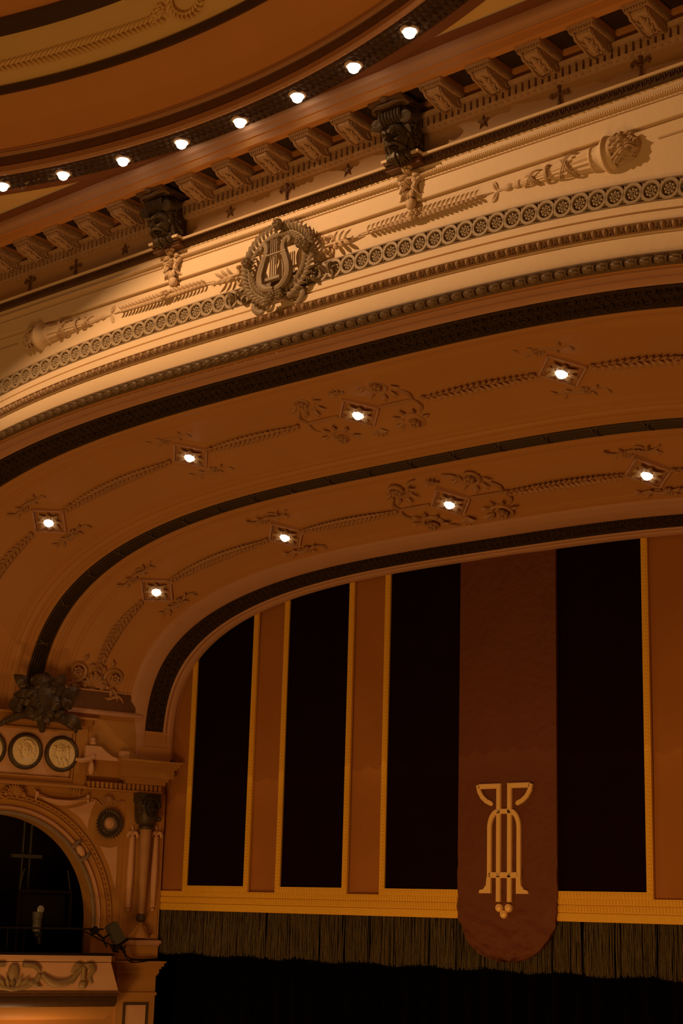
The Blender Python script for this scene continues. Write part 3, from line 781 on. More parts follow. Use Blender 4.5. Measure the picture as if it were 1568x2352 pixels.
for row, labs, rn in ((rowA, labA, 'front'), (rowB, labB, 'back')):
    for i, (x, w_) in enumerate(row):
        s = s_of_x(x, w_); f = frame_s(s, w_, 0.0); lb = 'bright downlight in diamond leaf frame, '+labs[i]
        if first: fx.matrix_world = f; tag(fx, lb, 'lamp', 'soffit downlights'); first = False
        else: dup(fx, f, lb)
        p = f.col[3].to_3d()+f.col[2].to_3d()*.20
        lamp('SPOT', 'soffit_downlight', p, 24 if rn == 'front' else 42, (1.0,.68,.40), p+Vector((0,-.6,-2)), .07, 120, .9)
        if i == 2:
            lb = 'four rose scrolls in plaster round the middle downlight of the %s row' % rn
            if not cre_used: cre.matrix_world = f; tag(cre, lb, 'ornament', 'rose scroll reliefs'); cre_used = True
            else: dup(cre, f, lb)
        else:
            for rot, sd in ((0, 'audience'), (PI, 'stage')):
                o = bpy.data.objects.new('leaf_relief', sme); COL.objects.link(o); o.matrix_world = f@Matrix.Rotation(rot, 4, 'Z')
                tag(o, 'leafy plaster relief on the %s side of the %s downlight, %s row' % (sd, ('first','second','','fourth')[i], rn), 'ornament', 'leafy reliefs on the soffit')
    xs_ = [r_[0] for r_ in row]; w_ = row[0][1]; s_ = [s_of_x(x, w_) for x in xs_]; gp = .40/_tot*(20/20)
    names = ['running down from the leftmost downlight','between the first and second downlights','between the second and middle downlights','between the middle and fourth downlights','right of the fourth downlight']
    segs = [(s_[0]-gp, s_[0]-.205),(s_[1]-gp, s_[0]+gp),(s_[2]-1.02/_tot, s_[1]+gp),(s_[2]+1.02/_tot, s_[3]-gp),(s_[3]+gp, s_[3]+.17)]
    for (a, b), nm in zip(segs, names):
        tag(soffit_garland(a, b, w_), 'thin leaf garland on the brown soffit, %s, %s row' % (nm, rn), 'garland', 'leaf garlands on the soffit')
# scroll cluster at the foot of each row
for w_, rn in ((.816,'front'),(.924,'back')):
    s = -.872; f = frame_s(s, w_); f = f@Matrix.Rotation(-PI/2, 4, 'Z'); mb = MB()
    for sg in (-1,1):
        scroll_rose(mb, .34*sg, .10, PI/2 if sg > 0 else PI/2, sg, .19)
        mb.tube([(0,-.15,.02),(.25*sg,-.28,.03),(.5*sg,-.2,.02),(.62*sg,-.3,.01)], [.03,.04,.03,.01], 6)
        mb.tube([(.1*sg,-.2,.02),(.0,-.42,.03)], .025, 5)
    for k in range(7): mb.leaf((0,-.10,.02), PI/2+(k-3)*.45, .25, .09, .04, .04)
    o = mb.build('scroll_relief', 'soffrel'); o.matrix_world = f
    tag(o, 'scrolled plaster relief at the left foot of the %s garland row' % rn, 'ornament', 'plaster reliefs on the soffit')
# ------------------------------------------------------------------ dome ring lamps
def make_ringlamp():
    t = thing('ceiling_lamp', '', 'lamp', Matrix())
    MB().lathe([(.12,.0),(.12,.025),(.095,.04),(.085,.015)], 20).build('bezel', 'relief', t)
    MB().lathe([(.080,.01),(.082,.05),(.06,.10),(.03,.122),(.0,.13)], 18).build('bulb', 'bulb', t); return t
rl = make_ringlamp(); labs = ['at the photo\'s left edge','second from the left','third from the left','fourth from the left','fifth from the left','sixth from the left','seventh from the left','rightmost of those in the photo']
angs = [109.07,104.4,99.68,94.98,90.19,85.42,80.65,75.85]
for i, a in enumerate(angs):
    ar = R(a); p = Vector((CX+12.785*math.cos(ar), CY+12.785*math.sin(ar), Z0+10.262))
    f = frame(p, (math.sin(ar), -math.cos(ar), 0), (math.cos(ar), math.sin(ar), 0), (0,0,-1))
    lb = 'bright lamp in the dark ring of the dome, '+labs[i]
    if i == 0: rl.matrix_world = f; tag(rl, lb, 'lamp', 'lamps in the dome ring')
    else: dup(rl, f, lb)
    lamp('SPOT', 'ring_downlight', p+Vector((0,0,-.15)), 7, (1.0,.66,.36), p+Vector((0,0,-3)), .07, 62, .9)
# wheat garland and wreath on the dome band
def dome_pt(a, k, off=0.0):                    # k 0..1 across the pale band
    P_ = [(12.13,11.42),(12.03,11.56),(11.9,11.75),(11.76,11.95)]; u = k*3; j = min(int(u), 2); u -= j
    r = P_[j][0]+(P_[j+1][0]-P_[j][0])*u; z = P_[j][1]+(P_[j+1][1]-P_[j][1])*u
    er = Vector((math.cos(a), math.sin(a), 0)); tv = (er*(P_[j+1][0]-P_[j][0])+Vector((0,0,P_[j+1][1]-P_[j][1]))).normalized()
    tx = Vector((math.sin(a), -math.cos(a), 0)); n = tx.cross(tv).normalized()
    if n.dot(er) > 0: n = -n
    p = Vector((CX, CY, Z0+z))+er*r+n*off
    return frame(p, tv.cross(n), tv, n)
f0 = dome_pt(R(100), .5); inv = f0.inverted(); mb = MB()
for i in range(38):
    a = R(109.5-i*.42); mb.T = inv@dome_pt(a, .48, .01); d_ = 1-.4*abs(i-19)/19
    for sg in (-1,1): mb.leaf((0,0,.01), sg*.5, .22*d_, .05, .03, .02, 3)
    mb.T = None
o = mb.build('wheat_garland', 'ochre'); o.matrix_world = f0; tag(o, 'raised wheat-leaf garland on the pale band of the dome, top left', 'garland')
f0 = dome_pt(R(91.3), .62); mb = MB()
for i in range(22):
    a = 2*PI*i/22; mb.leaf((.26*math.cos(a), .20*math.sin(a), .02), a+PI/2-.5, .13, .06, .04, .03, 4); mb.leaf((.26*math.cos(a), .20*math.sin(a), .02), a+PI/2+.6, .10, .05, .04, .03, 4)
for x in (-.55,-.45,-.62): mb.flower((x, .12*(x+.5)*4, .02), .08, 6, .04)
mb.spiral((-.5,-.12,.02), .1, 1.4, 0, 1, .02); mb.spiral((-.5,.14,.02), .1, 1.4, 0, -1, .02)
o = mb.build('dome_wreath', 'ochre'); o.matrix_world = f0; tag(o, 'pale wreath with ribbon scrolls at the top of the photo on the dome', 'wreath')
# small leaf carving in the left pale corner of the ceiling
mb = MB(); rr_ = random.Random(9)
for i in range(26):
    x = -3.1-i*.11; y = -6.62-.055*(i-2)*.35-rr_.uniform(0,.1)
    mb.leaf((x, y, 0), rr_.uniform(2.2,4.0), .22, .08, .03, .02, 3)
o = mb.build('leaf_relief', 'taupe')
o.matrix_world = frame((0,0,Z0+ZC+.008), (1,0,0), (0,1,0), (0,0,1)); o.scale = (1,1,-1)
tag(o, 'leaf relief in the pale ceiling corner at the left edge', 'ornament')
# ================================================================== VALANCE AND CURTAINS
YV = .08
def cloth_grid(x0, x1, z0, z1, y, amp, nx, nz, seed=0, f=2.0):
    m_ = MB(); rows = []
    for j in range(nz+1):
        z = z0+(z1-z0)*j/nz
        rows.append([(x, y+amp*math.sin(x*f+seed)*math.cos(z*1.1+seed)+amp*.4*math.sin(x*f*3.1+z*.7), z) for x in [x0+(x1-x0)*i/nx for i in range(nx+1)]])
    m_.grid(rows); return m_
VM = Matrix.Translation((0, 0, Z0))
va = thing('valance', 'wide orange stage valance with dark panels, gold braid and olive fringe', 'curtain', VM)
cloth_grid(-7.9, 7.9, .30, 6.1, YV, .012, 90, 40).build('cloth', 'orange', va)
panels = [(-6.76,-5.40),(-4.57,-3.225),(-2.35,2.30),(3.225,4.57),(5.40,6.76)]
for x0, x1 in panels:
    cloth_grid(x0, x1, .40, 6.0, YV-.035, .006, 20, 24, x0).build('dark_panel', 'velvet', va)
    b = MB()
    def strip(xa, xb, za, zb, vert):
        b.box(xa, xb, YV-.065, YV-.02, za, zb)
        n = int(((zb-za) if vert else (xb-xa))/.055)
        for i in range(n):                                       # woven squares of the braid
            t = (i+.5)/n
            if vert: b.box(xa+.022, xb-.022, YV-.074, YV-.06, za+(zb-za)*t-.017, za+(zb-za)*t+.017)
            else: b.box(xa+(xb-xa)*t-.017, xa+(xb-xa)*t+.017, YV-.074, YV-.06, za+.022, zb-.022)
    strip(x0-.105, x0, .42, 5.95, True); strip(x1, x1+.105, .42, 5.95, True); strip(x0-.105, x1+.105, .32, .42, False)
    b.build('braid_border', 'gold', va, False)
b = MB(); b.box(-7.8, 7.8, YV-.05, YV+.02, .0, .33)
for za, zb in ((.235,.325),(.125,.225),(.02,.115)):
    b.box(-7.8, 7.8, YV-.068, YV-.04, za, zb)
for i in range(300):
    x = -7.78+i*.052
    b.box(x, x+.028, YV-.078, YV-.06, .25, .31); b.box(x+.01, x+.036, YV-.078, YV-.06, .14, .21)
b.build('gold_band', 'gold', va, False)
b = MB(); r = random.Random(11); x = -7.75
while x < 7.75:
    L = .74+r.uniform(-.03,.03)+.02*math.sin(x*5)
    y = YV+r.uniform(-.03,.03); ph = r.uniform(0,6); a = r.uniform(0,.003); w_ = r.uniform(.0032,.0052)
    if math.sin(x*37)+math.sin(x*11.3) < 1.55:
        b.tube([(x+a*math.sin(ph+j*1.5)+(j/4)**2*r.uniform(-.005,.005), y+.01*math.sin(ph+j), .03-L*j/4) for j in range(5)], [w_*.8,w_,w_,w_*1.1,w_*.9], 4, cap=False)
    x += r.uniform(.003,.0065)
o = b.build('fringe', 'fringe', va); o['kind'] = 'stuff'
# banner
BX = -.02; BW = .885
bn = thing('banner', 'red-brown banner with rounded foot hanging in front of the valance', 'banner', Matrix.Translation((BX, 0, Z0)))
rows = []
for j in range(81):
    t = j/80
    if j <= 50: z = 5.95-(5.95-.22)*j/50; hw = BW
    else:
        a = (j-50)/30*PI/2; z = .22-.82*math.sin(a); hw = BW*max(.02, math.cos(a))**.9
    row = []
    for i in range(25):
        q = -1+2*i/24; e = max(0, 1.2-z)
        row.append((q*hw, -.02-.03*(1-q*q)-.02*e*math.sin(z*31+3*q+2*math.sin(q*7))*math.sin(q*11+z*5)-.018*e*math.sin(q*6+z*13), z))
    rows.append(row)
m1 = MB(); m1.grid(rows, flip=True); n_ = len(rows)
m1.grid([[rows[j][0], (rows[j][0][0]*.995, .035, rows[j][0][2])] for j in range(n_)]); m1.grid([[(rows[j][-1][0]*.995, .035, rows[j][-1][2]), rows[j][-1]] for j in range(n_)])
m1.build('cloth', 'banner', bn)
em = bpy.data.objects.new('emblem', None); COL.objects.link(em); em.parent = bn; em['label'] = 'gilt art deco emblem of straight bars and curls'
em.matrix_local = frame((0, -.052, 0), (1,0,0), (0,0,1), (0,-1,0))
def eb(paths, wd=.078, name='bar'):
    for p in paths:
        MB().bar(p, wd, .0, .045).build(name, 'emblem', em, False)
def arcp(cx, cy, rx, ry, a0, a1, n=10): return [(cx+rx*math.cos(a0+(a1-a0)*i/n), cy+ry*math.sin(a0+(a1-a0)*i/n)) for i in range(n+1)]
for sg in (-1,1):
    p = [(sg*.098, .25), (sg*.098, 1.935), (sg*.455, 1.935)]
    eb([p], .078, 'upright')
    p = [(sg*.475, 1.955), (sg*.455, 1.86), (sg*.40, 1.775), (sg*.325, 1.715), (sg*.235, 1.675)]
    eb([p], .07, 'curl')
    MB().ball((sg*.235,1.675,.022), (.035,.035,.02), 10, 6).build('curl_end', 'emblem', em)
p = [(-.262,.40),(-.262,1.32)]+arcp(-.262+.16,1.32,.16,.24,PI,PI/2,8)+[(.0,1.56)]+arcp(.262-.16,1.32,.16,.24,PI/2,0,8)+[(.262,1.32),(.262,.40)]
eb([p], .075, 'arch')
eb([[(-.26,.635),(.26,.635)]], .085, 'crossbar')
for sg in (-1,1):
    q = [(sg*.225,.37),(sg*.44,.37),(sg*.425,.415),(sg*.36,.43),(sg*.31,.49),(sg*.30,.60),(sg*.225,.60)]
    if sg < 0: q = q[::-1]
    MB().prism(q, 0, .046, .0).build('foot', 'emblem', em, False)
for x, z in ((-.082,.165),(.082,.165),(0,.075)):
    MB().lathe([(.062,0),(.062,.035),(.052,.05),(.044,.045),(.040,.055),(.0,.07)], 18, 'z', (x,z,0)).build('knob', 'emblem', em)
# black house curtain behind the fringe
b = MB(); rows = []
for j in range(7):
    z = .28-j*(11/6); rows.append([(-8.5+i*.035, 1.0+.10*math.sin(i*.55)+.03*math.sin(i*.23), Z0-.0+z) for i in range(487)])
b.grid(rows, flip=True); o = b.build('stage_curtain', 'black'); tag(o, 'black pleated stage curtain behind the fringe', 'curtain')
b = MB(); b.box(-9.5, 9.5, 1.4, 1.6, -.0, Z0+8); struct('wall_back', b, 'black', False)
b = MB(); b.box(-9.2, 9.2, YV+.12, YV+.2, Z0+.6, Z0+6.6); struct('wall_header', b, 'black', False)
b = MB(); b.grid([[(-14, -24, 0), (14, -24, 0)], [(-14, 2, 0), (14, 2, 0)]]); struct('floor', b, 'maroon', False)
# ================================================================== LEFT SIDE WALL WITH THE BOX
U0, V0, RA = -2.99, -.25, 1.74
b = MB(); b.T = SW(0, 0)
arc = [(U0+RA*math.cos(PI*i/48), V0+RA*math.sin(PI*i/48)) for i in range(49)]
b.grid([[(u, v, 0), (u, 2.62, 0)] for u, v in arc], flip=False)
b.grid([[(U0+RA, z_, 0) for z_ in (-.95, V0)], [(U0+RA, z_, 0) for z_ in (-.95, 2.62)]])
b.add([(U0+RA,-.95,0),(0,-.95,0),(0,2.62,0),(U0+RA,2.62,0)], [(0,1,2,3)])
b.add([(-7,-.95,0),(U0-RA,-.95,0),(U0-RA,2.62,0),(-7,2.62,0)], [(0,1,2,3)])
b.add([(-7,-9,0),(0,-9,0),(0,-.95,0),(-7,-.95,0)], [(0,1,2,3)])
b.add([(0,-9,0),(0,-9,-1.2),(0,2.62,-1.2),(0,2.62,0)], [(0,1,2,3)])
struct('wall_left', b, 'ochre2', False)
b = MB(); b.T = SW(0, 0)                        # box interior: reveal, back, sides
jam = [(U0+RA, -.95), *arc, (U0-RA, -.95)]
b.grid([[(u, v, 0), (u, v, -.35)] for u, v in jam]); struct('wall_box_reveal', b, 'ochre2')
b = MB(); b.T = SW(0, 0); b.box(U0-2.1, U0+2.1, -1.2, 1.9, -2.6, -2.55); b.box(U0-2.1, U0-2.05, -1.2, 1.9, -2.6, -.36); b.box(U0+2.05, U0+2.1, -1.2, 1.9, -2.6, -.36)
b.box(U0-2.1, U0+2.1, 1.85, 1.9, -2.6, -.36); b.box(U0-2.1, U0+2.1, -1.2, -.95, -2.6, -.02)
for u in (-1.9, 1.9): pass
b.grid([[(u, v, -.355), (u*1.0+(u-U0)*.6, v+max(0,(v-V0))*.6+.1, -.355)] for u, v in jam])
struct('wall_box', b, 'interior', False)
def lathe_arc(prof):
    m_ = MB(); m_.T = SW(0, 0); m_.grid([[(U0+r_*math.cos(PI*(i-2)/52), V0+r_*math.sin(PI*(i-2)/52), d) for r_, d in prof] for i in range(57)]); return m_
struct('trim_31', lathe_arc([(1.74,-.02),(1.73,.02),(1.75,.04),(1.79,.03),(1.80,.005)]), 'taupe')
struct('trim_32', lathe_arc([(1.83,.0),(1.84,.03),(1.865,.05),(1.885,.03),(1.89,0)]), 'pink')
m_ = lathe_arc([(1.93,0),(1.94,.04),(1.985,.045),(1.99,.02),(2.05,.02),(2.06,.05),(2.08,.05),(2.085,0)])
for i in range(70):
    a = PI*i/69; m_.ball((U0+2.02*math.cos(a), V0+2.02*math.sin(a), .04), (.024,.024,.03), 6, 5)
struct('trim_33', m_, 'ochre2')
b = MB(); b.T = SW(0, 0)
for poly in ([(-1.84,1.64),(-1.60,1.70),(-1.32,1.83),(-1.40,1.62),(-1.44,1.47),(-1.445,1.32),(-1.60,1.50)], [(-1.2,1.05),(-1.12,1.03),(-1.03,1.02),(-.94,1.03),(-.86,1.06),(-.855,.65),(-.85,.32),(-1.0,.72)]):
    b.prism(poly[::-1] if False else poly, .0, .012)
    b.prism([(2*U0-p[0], p[1]) for p in poly][::-1], .0, .012)
struct('trim_34', b, 'peach', False)
# attic block with the portrait medallions
b = MB(); b.T = SW(0, 0)
b.box(-7, -1.58, 2.02, 3.10, -.6, .12); b.box(-1.84, -1.62, 1.98, 3.06, .0, .155)
b.box(-7, -1.56, 3.06, 3.16, -.6, .19); b.box(-7, -1.50, 3.16, 3.20, -.6, .26)
struct('wall_attic', b, 'ochre2', False)
b = MB(); b.T = SW(0, 0); b.box(-6.3, -1.92, 2.16, 2.92, .12, .135); struct('trim_35', b, 'peach', False)
b = MB(); b.T = SW(0, 0)
for x0, x1, y0, y1 in ((-6.34,-1.86,2.92,2.955),(-6.34,-1.86,2.115,2.15),(-1.895,-1.86,2.15,2.92)): b.box(x0, x1, y0, y1, .12, .165)
for i in range(110): b.ball((-6.3+i*.04, 2.165, .145), (.012,.010,.014), 5, 4)
for i in range(18): b.ball((-1.91, 2.19+i*.04, .145), (.010,.012,.014), 5, 4)
struct('trim_36', b, 'ochre2', False)
b = MB(); b.T = SW(0, 0); b.box(-7, -1.60, 1.98, 2.03, 0, .20); b.box(-7, -1.62, 2.03, 2.06, 0, .16)
for i in range(3): b.tube([(-1.79+.05*i, 1.99, .12), (-1.79+.05*i, 1.87, .10)], .018, 6)
struct('trim_37', b, 'ochre2', False)
def make_medallion(kind):
    t = thing('portrait_medallion', '', 'medallion', Matrix())
    MB().lathe([(.245,.0),(.25,.05),(.275,.065),(.30,.05),(.312,.03),(.312,0)], 32).build('rim', 'bronze', t)
    MB().lathe([(.25,.02),(.245,.03),(.18,.034),(0,.038)], 30).build('disc', 'medal', t)
    mb = MB()
    if kind == 0:
        face(mb, .02,.02,.02,.095,.13,.075)
        r = random.Random(2)
        for sg in (-1,1):
            for i in range(9):
                a = PI/2+sg*(.2+i*.27); mb.ball((.02+.125*math.cos(a)*(1+.15*(i%2)), .03+.15*math.sin(a)-.008*i, .045), (.032,.03,.018), 7, 5)
        mb.ball((.02,-.17,.03), (.15,.06,.03), 10, 5)
    else:
        face(mb, -.02,.04,.02,.105,.135,.075, beard=1.0, old=1.0)
        for i in range(9): mb.ball((-.02+.03*(i-4)*.9, -.10-.035*(i%3), .05), (.035,.045,.03), 7, 5)
        for sg in (-1,1):
            for i in range(4): mb.ball((-.02+sg*(.115+.008*i), .10-.05*i, .04), (.03,.035,.025), 7, 5)
        mb.ball((-.02,-.20,.03), (.14,.045,.025), 10, 5)
    mb.build('portrait', 'medal', t); return t
m0 = make_medallion(0); m0.matrix_world = SW(-2.75, 2.545, .135); tag(m0, 'round ivory portrait with long curled hair, second medallion from the right', 'medallion', 'portrait medallions')
m1_ = make_medallion(1); m1_.matrix_world = SW(-2.09, 2.55, .135); tag(m1_, 'round ivory portrait of a bearded head, rightmost medallion', 'medallion', 'portrait medallions')
dup(m0, SW(-3.41, 2.54, .135), 'ivory portrait medallion cut off by the left edge of the photo')
# oak sprigs between medallions
def sprig():
    m_ = MB()
    for sg in (-1,1):
        m_.tube([(0,.14*sg,.01),(0,.30*sg,.02)], .012, 5)
        for k in range(3):
            for s2 in (-1,1): m_.leaf((0,(.12+.06*k)*sg,.01), PI/2*sg+s2*.7, .09, .045, .02, .01, 3)
    m_.ball((0,0,.02), (.03,.03,.02), 6, 4); return m_
# bronze trophy over the panel
t = thing('bronze_trophy', 'big dark bronze trophy of broad leaves and fruit above the medallions', 'ornament', SW(-2.60, 3.40, .22))
b = MB(); r = random.Random(21)
b.ball((0,.02,.10), (.26,.34,.20), 14, 10); b.ball((-.06,.30,.12), (.16,.17,.14), 12, 8); b.build('body', 'bronze', t)
b = MB()
for k in range(46):
    a = r.uniform(0, 2*PI); q = r.uniform(.15, 1)
    b.leaf((.42*q*math.cos(a), .26*q*math.sin(a), .20-.14*q+r.uniform(0,.06)), a+r.uniform(-1.0,1.0), r.uniform(.18,.30), r.uniform(.16,.26), .10, r.uniform(-.12,.04), 6)
for k in range(60):
    a = r.uniform(0, 2*PI); q = r.uniform(.1, 1); rr3 = r.uniform(.035,.075)
    b.ball((.52*q*math.cos(a), .34*q*math.sin(a), .24-.15*q), (rr3, rr3*.8, rr3), 7, 5)
for k in range(9):
    a = r.uniform(0, 2*PI); q = r.uniform(.1, .36); b.spiral((q*1.3*math.cos(a), q*math.sin(a), .20), .11, 1.4, a, (-1)**k, .035, n=12, lift=.04)
b.leaf((.20,.22,.12), 1.0, .34, .22, .12, -.04, 7); b.leaf((.38,.14,.10), .4, .36, .22, .12, -.05, 7); b.leaf((.42,-.22,.10), -.5, .42, .24, .12, -.05, 7); b.leaf((-.3,.2,.1), 2.4, .3, .24, .1, -.04, 7)
b.build('leaves', 'bronze', t)
b = MB()
for sg in (-1,1):
    b.tube([(.1*sg,-.30,.12),(.35*sg,-.28,.14),(.62*sg,-.40,.10),(.70*sg,-.48,.06)], [.05,.07,.05,.03], 7, .6)
    for k in range(4): b.ball((sg*(.44+.07*k), -.33-.03*k, .12), (.06,.055,.05), 8, 6)
b.tube([(-.02,-.30,.16),(.02,-.42,.14),(.06,-.52,.10)], [.08,.07,.05], 7); b.build('fruit_swag', 'bronze', t)
# soffit end panel, ledge and cream pedestal of the arch
fz = lambda u, v, d=0.0: SW(u, v, d)
b = MB(); b.T = SW(0, 0)
b.box(-2.1, -.60, 2.5, 3.72, -.35, .13); struct('wall_return', b, 'ochre2', False)
b = MB(); b.T = SW(0, 0); b.box(-2.05, -.62, 3.38, 3.68, .10, .135); struct('trim_38', b, 'brownband', False)
b = MB(); b.T = SW(0, 0); b.box(-2.05, -.60, 3.28, 3.335, .1, .19); b.box(-2.05, -.60, 3.335, 3.36, .1, .165); b.box(-2.1, -.54, 3.69, 3.71, .1, .15); struct('trim_39', b, 'pink', False)
b = MB(); b.T = SW(0, 0); b.box(-.60, .0, 2.5, 3.08, -.5, .135); b.box(-.63, .0, 2.5, 2.80, -.5, .155); struct('wall_pedestal', b, 'soffit', False)
# scroll pediment with urn
t = thing('scroll_pediment', 'small tan scroll pediment with urn and hanging bead drop beside the medallions', 'ornament', SW(-1.52, 2.50, .20))
b = MB(); b.prism([(-.18,.22),(.10,.22),(.20,.14),(.34,.06),(.50,.03),(.62,.02),(.62,-.01),(-.18,-.01)], 0, .08)
b.box(.48,.64,.02,.17,.0,.10); b.build('pediment', 'peach', t, False)
MB().lathe([(.001,.24),(.05,.25),(.06,.28),(.035,.30),(.05,.33),(.03,.36),(.001,.37)], 12, 'y', (-.04,0,.04)).build('urn', 'peach', t)
MB().tube([(-.02,.03,.09),(-.14,-.02,.10),(-.26,-.05,.10),(-.36,-.03,.08)], [.04,.045,.04,.025], 8).build('arm', 'peach', t)
MB().lathe([(.001,-.28),(.03,-.27),(.055,-.20),(.05,-.14),(.03,-.05),(.012,.0)], 12, 'y', (-.05,0,.06)).build('drop', 'peach', t)
# entablature of the pier
b = MB(); b.T = SW(0, 0)
def ent(y0, y1, ul, ur, d): b.box(ul, ur, y0, y1, -.3, d)
ent(2.50, 2.535, -1.10, .10, .46); ent(2.44, 2.50, -1.06, .07, .42); ent(2.40, 2.44, -1.02, .04, .38)
ent(2.24, 2.40, -1.02, -.0, .34); ent(2.19, 2.24, -.92, -.06, .26); ent(2.13, 2.19, -.86, -.10, .22); ent(2.0, 2.13, -1.62, -.12, .10)
ent(2.22, 2.50, -1.62, -.9, .14); ent(2.50, 2.53, -1.62, -.9, .20)
struct('trim_40', b, 'ochre2', False)
b = MB(); b.T = SW(0, 0)
b.box(-1.60, -.14, 1.985, 2.015, 0, .19)
for i in range(17):
    u = -1.58+i*.086
    b.box(u, u+.05, 2.02, 2.125, .08, .17)
struct('trim_41', b, 'ochre2', False)
# pier
b = MB(); b.T = SW(0, 0)
b.box(-.76, .0, -.55, 1.99, -.3, .05); b.box(-.70, -.05, -.50, 1.99, .04, .07)
b.box(-.76, .0, -.85, -.62, -.3, .07)
struct('wall_pier', b, 'ochre2', False)
b = MB(); b.T = SW(0, 0)
b.box(-.80, .02, -.575, -.52, -.3, .14); b.box(-.78, .01, -.60, -.575, -.3, .10)
for i in range(24): b.ball((-.76+i*.033, -.605, .09), (.014,.016,.02), 5, 4)
struct('trim_42', b, 'pink', False)
b = MB(); b.T = SW(0, 0)
for v0, v1, ul, ur, d in ((-.90,-.87,-.84,.10,.22),(-.96,-.90,-.81,.08,.18),(-1.0,-.96,-.79,.05,.14),(-1.08,-1.0,-.77,.03,.10),(-1.11,-1.08,-.76,.02,.07)): b.box(ul, ur, v0, v1, -.3, d)
struct('trim_43', b, 'ochre2', False)
b = MB(); b.T = SW(0, 0); b.box(-.74, .0, -9, -1.11, -.3, .05); b.box(-.76, .015, -1.44, -1.39, -.3, .08); struct('wall_pier', b, 'ochre2', False)
b = MB(); b.T = SW(0, 0)
for x0, x1, y0, y1 in ((-.60,-.13,-1.60,-1.56),(-.60,-.56,-4,-1.60),(-.17,-.13,-4,-1.60)): b.box(x0, x1, y0, y1, .05, .075)
struct('trim_44', b, 'bronze', False)
b = MB(); b.T = SW(0, 0); b.box(-.56, -.17, -4, -1.60, .05, .058); struct('trim_45', b, 'peach', False)
# herm column
t = thing('herm_column', 'tapered wall column with a dark bearded head capital, right of the box', 'column', SW(-.41, -.48, .07))
b = MB(); b.box(-.23,.23,2.30,2.46,0,.16); b.lathe([(.15,1.92),(.19,1.97),(.21,2.10),(.22,2.28),(.20,2.32)], 16, 'y', (0,0,.08))
r = random.Random(6)
for k in range(22): b.ball((.19*math.cos(k*.9), 2.02+.27*(k%7)/7, .10+.10*abs(math.sin(k*1.7))), (.05,.05,.05), 6, 5)
b.build('capital', 'bronze', t)
b = MB(); face(b, 0,2.20,.24,.125,.17,.16, beard=.5, old=1)
for k in range(16): b.ball((.15*math.cos(PI*k/15), 2.24+.13*math.sin(PI*k/15), .26), (.045,.045,.045), 6, 5); b.build('face', 'bronze', t)
MB().lathe([(.125,1.84),(.14,1.86),(.14,1.885),(.12,1.90),(.14,1.92)], 18, 'y', (0,0,.10)).build('collar', 'bronze', t)
MB().lathe([(.055,.40),(.06,.45),(.085,1.2),(.105,1.84)], 20, 'y', (0,0,.10)).build('shaft', 'soffrel', t)
b = MB(); b.ball((0,.33,.10), (.085,.085,.085), 12, 8); b.build('ball', 'bronze', t)
b = MB(); b.lathe([(.17,.0),(.16,.04),(.10,.12),(.06,.20),(.045,.26)], 16, 'y', (0,0,.09))
for sg in (-1,1): b.spiral((.26*sg,.05,.05), .055, 1.4, 0, sg, .02, n=14); b.tube([(.05*sg,.2,.1),(.12*sg,.1,.1),(.2*sg,.02,.08)], [.03,.03,.02], 6)
b.ball((.0,.05,.16), (.05,.05,.04), 8, 5); b.build('foot', 'ochre2', t)
# flower drops beside the column
def make_drop():
    t = thing('flower_drop', '', 'ornament', Matrix()); b = MB(); r = random.Random(8)
    for i in range(26):
        z = -1.16*i/25; w_ = .035+.018*math.sin(PI*i/25)
        for sg in (-1,1): b.ball((sg*w_*.6, z, .03), (w_*.75,.032,.03), 6, 5)
    b.tube([(0,.02,.02),(0,-.6,.03),(0,-1.18,.02)], [.04,.055,.04], 8)
    b.build('bellflowers', 'peach', t)
    b = MB()
    for sg in (-1,1): b.tube([(0,.06,.03),(.05*sg,.10,.05),(.09*sg,.05,.04),(.08*sg,.01,.03)], [.02,.03,.03,.015], 6)
    b.tube([(0,.02,.03),(0,.22,.02)], [.03,.012], 6); b.build('bow', 'peach', t)
    MB().ball((0,-1.22,.03), (.03,.035,.03), 8, 6).build('tip', 'peach', t); return t
dr = make_drop(); dr.matrix_world = SW(-.63, 1.20, .07); tag(dr, 'pale flower drop hanging left of the head column', 'ornament', 'flower drops beside the column')
dup(dr, SW(-.165, 1.22, .07), 'pale flower drop hanging right of the head column')
# wreath roundel
t = thing('wreath_roundel', 'dark round laurel wreath with pale centre on the box wall', 'wreath', SW(-1.06, 1.425, .01))
b = MB()
for i in range(26):
    a = 2*PI*i/26
    b.leaf((.165*math.cos(a), .165*math.sin(a), .02), a+.7, .12, .07, .035, .03, 3); b.leaf((.165*math.cos(a+.1), .165*math.sin(a+.1), .03), a+2.1, .10, .06, .03, .02, 3)
b.build('leaves', 'bronze', t)
MB().lathe([(.21,.0),(.20,.03),(.17,.045),(.13,.04),(.118,.055),(.10,.05),(.095,.02)], 30).build('ring', 'taupedk', t)
MB().lathe([(.096,.02),(.05,.032),(0,.036)], 24).build('disc', 'peach', t)
